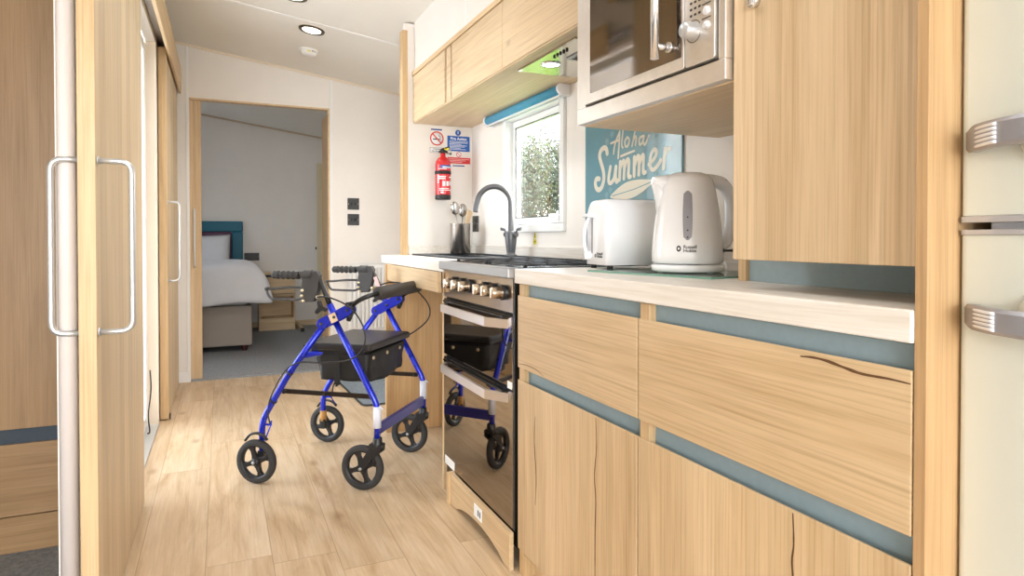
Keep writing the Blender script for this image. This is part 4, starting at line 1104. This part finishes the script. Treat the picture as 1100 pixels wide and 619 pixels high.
m.box(x0, x1, 7.665, 7.718, z1-t_, z1, .014, 3); m.box(x1-t_, x1, 7.665, 7.718, z0, z1-t_, .014, 3); m.box(x0, x0+t_, 7.665, 7.718, z0, z1-t_, .014, 3)
finish('border', m, TEAL, hb)
finish('centre_panel', box(x0+t_, x1-t_, 7.685, 7.718, z0, z1-t_, .008, 3), PLUM, hb)
# bedside unit
nb = thing('bedside_cabinet', 'oak bedside cabinet with a drawer and an open shelf', 'bedside cabinet', (.58, 7.55, .006))
x0, x1, y0, y1 = .36, .728, 7.40, 7.70
finish('top', box(x0, x1+.004, y0-.004, y1, .605, .625, .001), OAKX, nb)
finish('recess_strip', box(x0+.01, x1-.014, y0+.012, y0+.02, .580, .605), DARKREC, nb)
for x in (x0, x1-.014): finish('side', box(x, x+.014, y0+.002, y1, .006, .605, .001), OAKX, nb)
finish('drawer_front', box(x0+.012, x1-.002, y0-.002, y0+.014, .40, .578, .001), OAKX, nb)
finish('shelf', MB().box(x0+.014, x1-.014, y0+.004, y1, .115, .135), OAKX, nb)
finish('divider', MB().box(x0+.014, x1-.014, y0+.004, y1, .375, .393), OAKX, nb)
finish('back', MB().box(x0+.014, x1-.014, y1-.012, y1, .02, .60), OAKX, nb)
finish('kickboard', box(x0+.014, x1-.014, y0+.004, y0+.016, .006, .115), OAKX, nb)
bf = thing('floor_rail', 'low oak floor rail with a black end cap beside the bedside cabinet', 'rail', (.78, 7.4, .006))
finish('bar', MB().prism([V((.755, 7.69, .006)), V((.79, 7.69, .006)), V((.79, 7.69, .045)), V((.755, 7.69, .045))], (.01, -.5, 0)), OAKX, bf)
finish('end_cap', box(.7645, .8005, 7.17, 7.189, .006, .046, .001), BLACK, bf)
wr = thing('bedroom_wardrobe', 'oak wardrobe side just inside the bedroom doorway on the right', 'wardrobe', (.92, 5.36, .006))
finish('carcass', box(.77, 1.074, 5.16, 5.56, .006, 1.985, .001), OAKE, wr)
finish('front_lipping', box(.766, .7705, 5.545, 5.562, .006, 1.985), OAKE, wr)

# ---- mat beyond the walker
mt = MB(); P = rrect(3.86, 4.62, 0, 1, .04, 0)
pts = []
for (cx2, cy2, a) in ((1.14, 4.58, 0), (.775, 4.58, 90), (.80, 3.89, 180), (1.14, 3.89, 270)):
    for j in range(6): t_ = math.radians(a+90*j/5); pts.append(V((cx2+.04*math.cos(t_), cy2+.04*math.sin(t_), .0)))
bm_ = thing('floor_mat', 'grey floor mat with dark bound edge lying before the radiator', 'mat', (.96, 4.2, 0))
finish('pile', MB().prism(pts, (0, 0, .008), .001), MATM, bm_)
finish('binding', MB().tube([p+V((0, 0, .006)) for p in pts], .0058, 8, closed=True), plain('dark binding', (52, 54, 56), .8), bm_)
tag(finish('cable', MB().tube(smoothpts([(-.345, 3.72, .014), (-.338, 3.74, .02), (-.345, 3.75, .10), (-.335, 3.78, .22), (-.34, 3.80, .32)], 6), .0035, 8), BLACK), 'thin black cable hanging by the side opening', 'cable')

# ================================================================== WALKER
WA = math.radians(-38.3)
wk = thing('rollator', 'blue framed rollator walker with black seat and pouch in the corridor', 'walking frame', (.297, 3.04, 0), WA)
def wf(name, mb, mat, parent=wk): return finish(name, mb, mat, parent, local=True)
def wheel(x, y, r=.09, label=None, caster=False):
    m = MB()
    m.lathe([(r-.022, -.0125), (r-.010, -.0145), (r-.003, -.010), (r, 0), (r-.003, .010), (r-.010, .0145), (r-.022, .0125), (r-.022, -.0125)], (x, y, r), (0, 1, 0), 48)
    t_ = wf('wheel', m, RUBBER)
    m = MB()
    m.lathe([(r-.0205, -.011), (r-.0205, .011), (r-.028, .009), (r-.028, -.009), (r-.0205, -.011)], (x, y, r), (0, 1, 0), 40)
    m.lathe([(.0, -.017), (.013, -.016), (.017, -.011), (.017, .011), (.013, .016), (0, .017)], (x, y, r), (0, 1, 0), 24)
    for k in range(4):
        a = 2*PI*k/4+.35; d = V((math.cos(a), 0, math.sin(a))); n_ = V((-d.z, 0, d.x)); c = V((x, y, r))
        P = [c+d*.010+n_*.016, c+d*.026+n_*.010, c+d*.045+n_*.008, c+d*(r-.024)+n_*.016, c+d*(r-.024)-n_*.016, c+d*.045-n_*.008, c+d*.026-n_*.010, c+d*.010-n_*.016]
        m.prism([p+V((0, -.007, 0)) for p in P], (0, .014, 0), .0015)
    wf('wheel_hub', m, BLACK, t_)
    m = MB(); m.lathe([(.0055, -.026), (.0055, .026)], (x, y, r), (0, 1, 0), 12); m.lathe([(0, .026), (.0065, .026), (.0065, .022), (.0055, .02)], (x, y, r), (0, 1, 0), 12); m.lathe([(0, -.026), (.0065, -.026), (.0065, -.022), (.0055, -.02)], (x, y, r), (0, 1, 0), 12)
    wf('axle', m, STEELB, t_)
RR = .0125
for s in (-1, 1):
    y = .24*s; yo = .277*s
    wheel(0, yo); wheel(.452, .234*s)
    # rear leg
    P = fillet([(.0, y, .105), (.0, y, .245), (.125, y, .445), (.300, y, .668)], .05, 6)
    wf('rear_leg', MB().tube(P, RR, 18), BLUE)
    m = MB(); m.cyl((0, y-.016*s, .09), (0, yo-.016*s, .09), .008, 12); m.box(-.014, .014, min(y-.014, y+.014), max(y-.014, y+.014), .078, .125, .004); wf('axle_block', m, BLACK)
    # front leg
    P = fillet([(.335, y, .672), (.518, y, .345), (.518, y, .205)], .03, 6)
    wf('front_leg', MB().tube(P, RR, 18), BLUE)
    wf('leg_sleeve', MB().tube([(.518, y, .338), (.518, y, .254)], .0155, 18), SLEEVE)
    wf('sleeve_tag', MB().tube([(.518, y, .335), (.535, y-.006, .338), (.548, y-.010, .331)], [.004, .0035, .002], 8), SLEEVE)
    # caster fork
    m = MB()
    m.lathe([(.0, .214), (.016, .214), (.018, .209), (.019, .190), (.022, .182), (.022, .172), (0, .172)], (.518, .236*s, 0), n=24)
    for q in (-1, 1):
        yy = .234*s+q*.019
        P = [V((.540, yy, .186)), V((.500, yy, .190)), V((.474, yy, .150)), (.438, yy, .095), (.441, yy, .082), (.456, yy, .078), (.467, yy, .086), (.505, yy, .135), (.538, yy, .160)]
        m.prism([V(p)+V((0, -.0025, 0)) for p in P], (0, .005, 0), .001)
    m.box(.486, .540, .234*s-.021, .234*s+.021, .176, .190, .004)
    wf('caster_fork', m, BLACK)
    # hinge bracket
    m = MB(); P = []
    a0, a1 = V((.285, 0, .658)), V((.400, 0, .716)); d = (a1-a0).normalized(); n_ = V((-d.z, 0, d.x))
    for j in range(7): t_ = PI/2+PI*j/6; P.append(a0+(d*math.cos(t_)+n_*math.sin(t_))*.021)
    for j in range(7): t_ = -PI/2+PI*j/6; P.append(a1+(d*math.cos(t_)+n_*math.sin(t_))*.021)
    for q in (-1, 1): m.prism([p+V((0, y+q*.0165-.002, 0)) for p in P], (0, .004, 0), .0008)
    m.prism([p*.999+V((0, y-.0145, 0)) for p in [a0+n_*.012, a0-n_*.012, a1-n_*.012, a1+n_*.012]], (0, .029, 0))
    hbk = wf('hinge_bracket', m, BLUE)
    for p in (a0, (a0+a1)/2, a1): wf('rivet', MB().lathe([(.0, -.0225), (.006, -.0225), (.006, .0225), (0, .0225)], p+V((0, y, 0)), (0, 1, 0), 14), BLACK, hbk)
    if s < 0: wf('tape_patch', MB().box(-.016, .016, -.0195, -.0188, -.018, .018, M=Matrix.Translation(V((.338, y, .684))) @ Matrix.Rotation(-.45, 4, 'Y')), plain('beige tape', (214, 188, 152), .6), hbk)
    # blue handle socket + telescopic handle tube
    wf('handle_socket', MB().tube([(.345, y, .672), (.312, y, .735)], .0135, 16), BLUE)
    P = fillet([(.316, y, .728), (.285, y, .800), (.262, y, .846), (.205, y, .850), (.15, y, .850)], .032, 6)
    wf('handle_tube', MB().tube(P, .0105, 16), BLACKS)
    # grip with finger ridges
    m = MB(); n = 26; pts = []; rd_ = []
    for i in range(n+1):
        x = .178-.118*i/n; pts.append((x, y, .850)); rd_.append(.0155+.0022*math.sin(i*1.25)*(1 if .15*n < i < .9*n else 0))
    pts.append((.055, y, .850)); rd_.append(.011)
    m.tube(pts, rd_, 18); wf('handle_grip', m, RUBBER)
    # brake body
    m = MB(); P = [(.182, .866), (.262, .868), (.272, .852), (.268, .80), (.258, .765), (.244, .745), (.212, .742), (.195, .752), (.186, .78), (.196, .83)]
    m.prism([V((px, y-.014, pz)) for px, pz in P], (0, .028, 0), .003); m.lathe([(.020, -.018), (.020, .018)], (.218, y, .851), (1, 0, 0), 20)
    bb = wf('brake_housing', m, plain('charcoal plastic', (58, 56, 56), .5))
    for (px, pz) in ((.2, .79), (.197, .768), (.203, .748)): wf('bolt', MB().lathe([(0, -.0175), (.0055, -.0175), (.0055, .0175), (0, .0175)], (px, y, pz), (0, 1, 0), 12), YMET, bb)
    wf('bolt', MB().lathe([(0, -.019), (.0065, -.019), (.0065, .019), (0, .019)], (.268, y, .765), (0, 1, 0), 12), YMET, bb)
    # brake lever loop
    P = fillet([(.205, y, .800), (.13, y, .800), (.045, y, .792), (.024, y, .795), (.030, y, .770), (.045, y, .752), (.12, y, .750), (.175, y, .750), (.200, y, .768)], .014, 4)
    m = MB(); m.tube(P, .0052, 12); m.lathe([(.0, -.010), (.007, -.008), (.007, .008), (0, .010)], (.026, y, .792), (0, 1, 0), 12)
    wf('brake_lever', m, plain('charcoal plastic', (58, 56, 56), .5))
    # clamp knob (three sided) on the inner side near the socket
    m = MB(); c = V((.285 if s < 0 else .30, y-.028, .722)); P = []
    for k in range(3):
        a = PI/2+2*PI*k/3+.25
        P += [c+V((.028*math.cos(a-.22), 0, .028*math.sin(a-.22))), c+V((.031*math.cos(a), 0, .031*math.sin(a))), c+V((.028*math.cos(a+.22), 0, .028*math.sin(a+.22))), c+V((.011*math.cos(a+PI/3), 0, .011*math.sin(a+PI/3)))]
    m.prism(P, (0, .012, 0), .0015); m.cyl(c+V((0, .012, 0)), c+V((0, .022, 0)), .006, 10)
    wf('clamp_knob', m, BLACK)
    # folding side bar
    m = MB(); m.box(.085, .500, min(y-.018*s, y-.030*s), max(y-.018*s, y-.030*s), .360, .378, .002)
    for x in (.10, .285, .49): m.lathe([(.0, -.02), (.0065, -.02), (.0065, .02), (0, .02)], (x, y-.020*s, .369), (0, 1, 0), 12)
    wf('side_bar', m, plain('dark bronze bar', (44, 36, 30), .4, .5))
    # seat support tube (blue) from rear leg forward
    wf('seat_support', MB().tube([(.186, y-.01*s, .522), (.245, .165*s, .528), (.440, .165*s, .530)], .0115, 14), BLUE)
    # backrest clamp
    m = MB(); m.box(.392, .418, y-.018, y+.018, .700, .738, .004); m.box(.398, .412, y-.03, y+.03, .728, .748, .003); m.tube([(.405, y, .70), (.395, y, .672)], [.012, .009], 12); wf('backrest_clamp', m, BLACK)
    # brake shoe at the rear wheel
    m = MB(); P = smoothpts([(-.052, yo, .172), (-.030, yo, .196), (.0, yo, .205), (.030, yo, .198), (.050, yo, .180)], 4); m.tube(P, .0085, 10, flat=.6); wf('brake_shoe', m, BLACK)
    m = MB(); m.box(0, .045, y-.004, y+.004, .228, .236, .001); m.tube([(.045, y, .25), (.042, y, .232), (.044, yo, .19)], .003, 8); wf('brake_linkage', m, BLUE)
# taped patch on the far rear leg
wf('leg_tape', MB().tube([(0, .24, .165), (0, .24, .115)], .0155, 16), OCHRE)
wf('label_sticker', MB().box(-.009, .009, -.0125, -.0118, -.03, .03, M=Matrix.Translation(V((.292, .24, .79))) @ Matrix.Rotation(-.38, 4, 'Y')), PINK)
# front crossbar (flat wide) with lighter face
m = MB(); m.box(.509, .527, -.228, .228, .225, .268, .004); wf('front_crossbar', m, BLUED)
# backrest: bar and pad
P = smoothpts([(.385, -.24, .708), (.43, -.24, .747), (.475, -.232, .770), (.505, -.20, .780), (.525, -.12, .784), (.530, 0, .784), (.525, .12, .784), (.510, .19, .780), (.480, .232, .768), (.43, .24, .740), (.385, .24, .706)], 5)
wf('backrest_bar', MB().tube(P, .0095, 14), BLACKS)
P = smoothpts([(.500, -.205, .779), (.525, -.12, .784), (.532, 0, .785), (.525, .12, .784), (.505, .200, .779)], 8)
n = len(P); wf('backrest_pad', MB().tube(P, [.022]+[.027]*(n-2)+[.022], 20), FOAM)
# seat
m = MB(); m.box(.175, .470, -.205, .205, .542, .572, .011, 3); st = wf('seat', m, VINYL)
m = MB(); m.tube([(.171, -.20, .557), (.171, .20, .557)], .003, 8); m.box(.20, .44, -.19, .19, .532, .543); wf('seat_board', m, BLACK, st)
# pouch
m = MB(); nx, ny = 14, 16; z1 = .532
def pouch(u, v, w_):
    x = .225+.225*u; yy = -.175+.35*v
    bulge = math.sin(PI*u)*math.sin(PI*v)
    return V((x, yy, w_))
sides = []
for (a, b_) in (((.215, -.18), (.450, -.18)), ((.450, -.18), (.450, .18)), ((.450, .18), (.215, .18)), ((.215, .18), (.215, -.18))):
    n1 = 12
    for i in range(n1): sides.append((a[0]+(b_[0]-a[0])*i/n1, a[1]+(b_[1]-a[1])*i/n1))
rings = []; nz = 8
for k in range(nz+1):
    t_ = k/nz; z = z1-.118*t_; ring = []
    for i, (x, yy) in enumerate(sides):
        cx2, cy2 = .3325, 0; sc_ = 1-.05*t_-.03*t_**4; wob = .010*noise.noise(V((x*22, yy*22, z*16)))*(.3+t_)
        px = cx2+(x-cx2)*(sc_)+wob*(1 if x > cx2 else -1); py = cy2+(yy-cy2)*(sc_)+wob*(1 if yy > 0 else -1)
        ring.append(m.bm.verts.new((px, py, z-.012*t_*math.sin(PI*(yy+.18)/.36)+.006*noise.noise(V((x*14, yy*14, 2)))*t_)))
    rings.append(ring)
N_ = len(sides)
for k in range(nz):
    for i in range(N_): f = m.bm.faces.new((rings[k][i], rings[k][(i+1) % N_], rings[k+1][(i+1) % N_], rings[k+1][i])); f.smooth = True
m.bm.faces.new(rings[-1]); m.bm.faces.new(rings[0][::-1]); bmesh.ops.recalc_face_normals(m.bm, faces=m.bm.faces)
pc = wf('pouch', m, NYLON)
for yy in (-.13, .0, .13): wf('snap', MB().lathe([(.0085, 0), (.007, .004), (0, .0045)], (.449, yy, .508), (1, 0, 0), 14), YMET, pc)
m = MB(); m.box(.30, .325, -.186, -.180, .40, .535, .001); m.tube([(.312, -.18, .40), (.29, -.15, .385), (.25, -.05, .377)], .006, 8, flat=.4); wf('strap', m, NYLON, pc)
# cables
m = MB(); m.tube(smoothpts([(.268, -.262, .766), (.33, -.27, .765), (.42, -.272, .728), (.475, -.272, .655), (.478, -.270, .58), (.42, -.268, .525), (.30, -.268, .505), (.19, -.262, .50), (.12, -.256, .462), (.055, -.252, .36), (.035, -.25, .29), (.045, -.25, .24)], 7), .0032, 8); wf('brake_cable', m, BLACK)
m = MB(); m.tube(smoothpts([(.268, .262, .766), (.34, .27, .79), (.44, .272, .775), (.525, .272, .70), (.535, .272, .63), (.47, .268, .565), (.36, .266, .51), (.19, .262, .46), (.10, .256, .38), (.05, .252, .29), (.045, .25, .24)], 7), .0032, 8); wf('brake_cable', m, BLACK)
for (x, z) in ((.13, .452), (.055, .332)): wf('cable_tie', MB().lathe([(.0145, -.004), (.0155, -.004), (.0155, .004), (.0145, .004)], (x, -.24, z), (.55, 0, .83), 14), BLACK)

# ================================================================== OUTSIDE
def tree(name, label, x, y, h, spread, nleaf, leaf, seed, z0=-.3, low=.2, brn=9, group=None):
    rnd = random.Random(seed); t = thing(name, label, 'tree', (x, y, z0), group=group)
    m = MB(); segs = []
    def grow(p, d, L_, r, dep):
        q = p+d*L_; m.tube([p, (p+q)/2+V((rnd.uniform(-.04, .04), rnd.uniform(-.04, .04), 0))*L_, q], [r, r*.85, r*.65], 6, cap=False)
        segs.append((p, q))
        if dep == 0: return
        for _ in range(3 if dep > 1 else 3):
            nd = (d+V((rnd.uniform(-1, 1), rnd.uniform(-1, 1), rnd.uniform(-.25, .9)))*spread).normalized(); grow(p+(q-p)*rnd.uniform(.5, 1), nd, L_*rnd.uniform(.6, .8), r*.55, dep-1)
    for k in range(brn):
        a = 2*PI*k/brn; grow(V((x, y, z0)), V((.35*math.cos(a), .35*math.sin(a), 1)).normalized(), h*.36, .03, 3)
    finish('branches', m, BARK, t)
    m = MB()
    for _ in range(nleaf):
        a, b_ = rnd.choice(segs); c = a.lerp(b_, rnd.random())+V((rnd.gauss(0, .12), rnd.gauss(0, .12), rnd.gauss(0, .12)))
        if c.z < z0+low: continue
        u_ = V((rnd.gauss(0, 1), rnd.gauss(0, 1), rnd.gauss(0, 1))).normalized(); v_ = u_.orthogonal(); s2 = rnd.uniform(.018, .042)
        vs = [m.bm.verts.new(c+u_*s2), m.bm.verts.new(c+v_*s2*.5), m.bm.verts.new(c-u_*s2), m.bm.verts.new(c-v_*s2*.5)]; m.bm.faces.new(vs)
    finish('foliage', m, leaf, t); return t
tree('tree', 'leafy evergreen tree outside the window on its right side', 5.2, 9.3, 4.2, .7, 9000, LEAF2, 3, low=.6, brn=5)
tree('tree', 'pale twiggy tree outside the middle of the window', 4.9, 10.5, 4.4, .75, 7000, LEAF, 5, low=.5, brn=6)
tree('tree', 'loose leafed tree outside the window on its left side', 6.2, 14.0, 5.0, .8, 8000, LEAF, 8, low=.3, brn=5)
tree('hedge', 'dark green hedge standing behind the garden trees', 8.5, 18.5, 5.0, 1.0, 12000, LEAF2, 11, low=.0, brn=12)
gm = MB(); rnd = random.Random(2)
for _ in range(5000):
    x, y = rnd.uniform(2.5, 8), rnd.uniform(5, 14); c = V((x, y, -.3)); d = V((rnd.uniform(-.05, .05), rnd.uniform(-.05, .05), rnd.uniform(.1, .3))); s2 = V((.012, -.012, 0))
    gm.bm.faces.new([gm.bm.verts.new(c-s2), gm.bm.verts.new(c+s2), gm.bm.verts.new(c+d)])
tag(finish('long_grass', gm, GRASS), 'rough green grass growing outside below the window', 'grass', kind='stuff')

# ================================================================== CAMERA + LIGHT
cam_d = bpy.data.cameras.new('camera'); cam = bpy.data.objects.new('camera', cam_d); COL.objects.link(cam)
cam.location = (0, 0, 1.0); cam.rotation_euler = (math.radians(90-.8), 0, math.radians(-24.18))
cam_d.sensor_width = 36; cam_d.lens = 695/1100*36; cam_d.shift_x = 0; cam_d.shift_y = -(309.5-265.7)/1100; cam_d.clip_start = .02
SC.camera = cam
wld = bpy.data.worlds.new('sky'); SC.world = wld; wld.use_nodes = True
wn = wld.node_tree.nodes; bg = wn['Background']
sky = wn.new('ShaderNodeTexSky'); sky.sky_type = 'NISHITA'; sky.sun_disc = False; sky.sun_elevation = math.radians(40); sky.sun_rotation = math.radians(120); sky.air_density = 1; sky.dust_density = 5
mixn = wn.new('ShaderNodeMix'); mixn.data_type = 'RGBA'; mixn.inputs[0].default_value = .85; mixn.inputs[7].default_value = (.93, .97, 1, 1)
wld.node_tree.links.new(sky.outputs[0], mixn.inputs[6]); wld.node_tree.links.new(mixn.outputs[2], bg.inputs[0])
bg.inputs[1].default_value = 6
def area(name, loc, rot, sx, sy, e, col=(1, 1, 1), portal=False):
    l = bpy.data.lights.new(name, 'AREA'); l.shape = 'RECTANGLE'; l.size = sx; l.size_y = sy; l.energy = e; l.color = col
    if portal: l.cycles.is_portal = True
    o = bpy.data.objects.new(name, l); COL.objects.link(o); o.location = loc; o.rotation_euler = rot; return o
H90 = math.radians(90)
area('lounge_portal', (-.3, -3.22, 1.275), (H90, 0, 0), 2.6, 1.45, 1, portal=True)
area('patio_door_portal', (-.405, 3.355, 1.02), (H90, 0, -H90), 1.06, 2.0, 1, portal=True)
area('kitchen_window_portal', (RW+.07, 2.665, 1.32), (H90, 0, H90), .6, .56, 1, portal=True)
area('bedroom_window_portal', (-1.66, 6.55, 1.4), (H90, 0, -H90), .7, .6, 1, portal=True)
area('lounge_fill_light', (-.75, -3.15, 1.3), (H90, 0, 0), 1.6, 1.4, 74, (.90, .955, 1))  # added fill lamp behind the camera, brightens the kettle and kitchen fronts
for (x, y, e) in ((.497, 4.015, 12), (.345, 3.545, 11), (.35, 2.3, 10), (.30, 1.2, 8), (0.1, 6.4, 4), (.35, -1.2, 8)):  # spots at the modelled downlights; the others are added fill without fittings
    l = bpy.data.lights.new('downlight_and_fill_lamp', 'SPOT'); l.energy = e*2.0; l.spot_size = math.radians(150); l.spot_blend = .9; l.shadow_soft_size = .06; l.color = (.97, .98, 1)
    o = bpy.data.objects.new('downlight_and_fill_lamp', l); COL.objects.link(o); o.location = (x, y, zc(x)-.03)
SC.view_settings.view_transform = 'Standard'; SC.view_settings.look = 'None'; SC.view_settings.gamma = 1; SC.view_settings.use_curve_mapping = False
SC.view_settings.exposure = 0.33
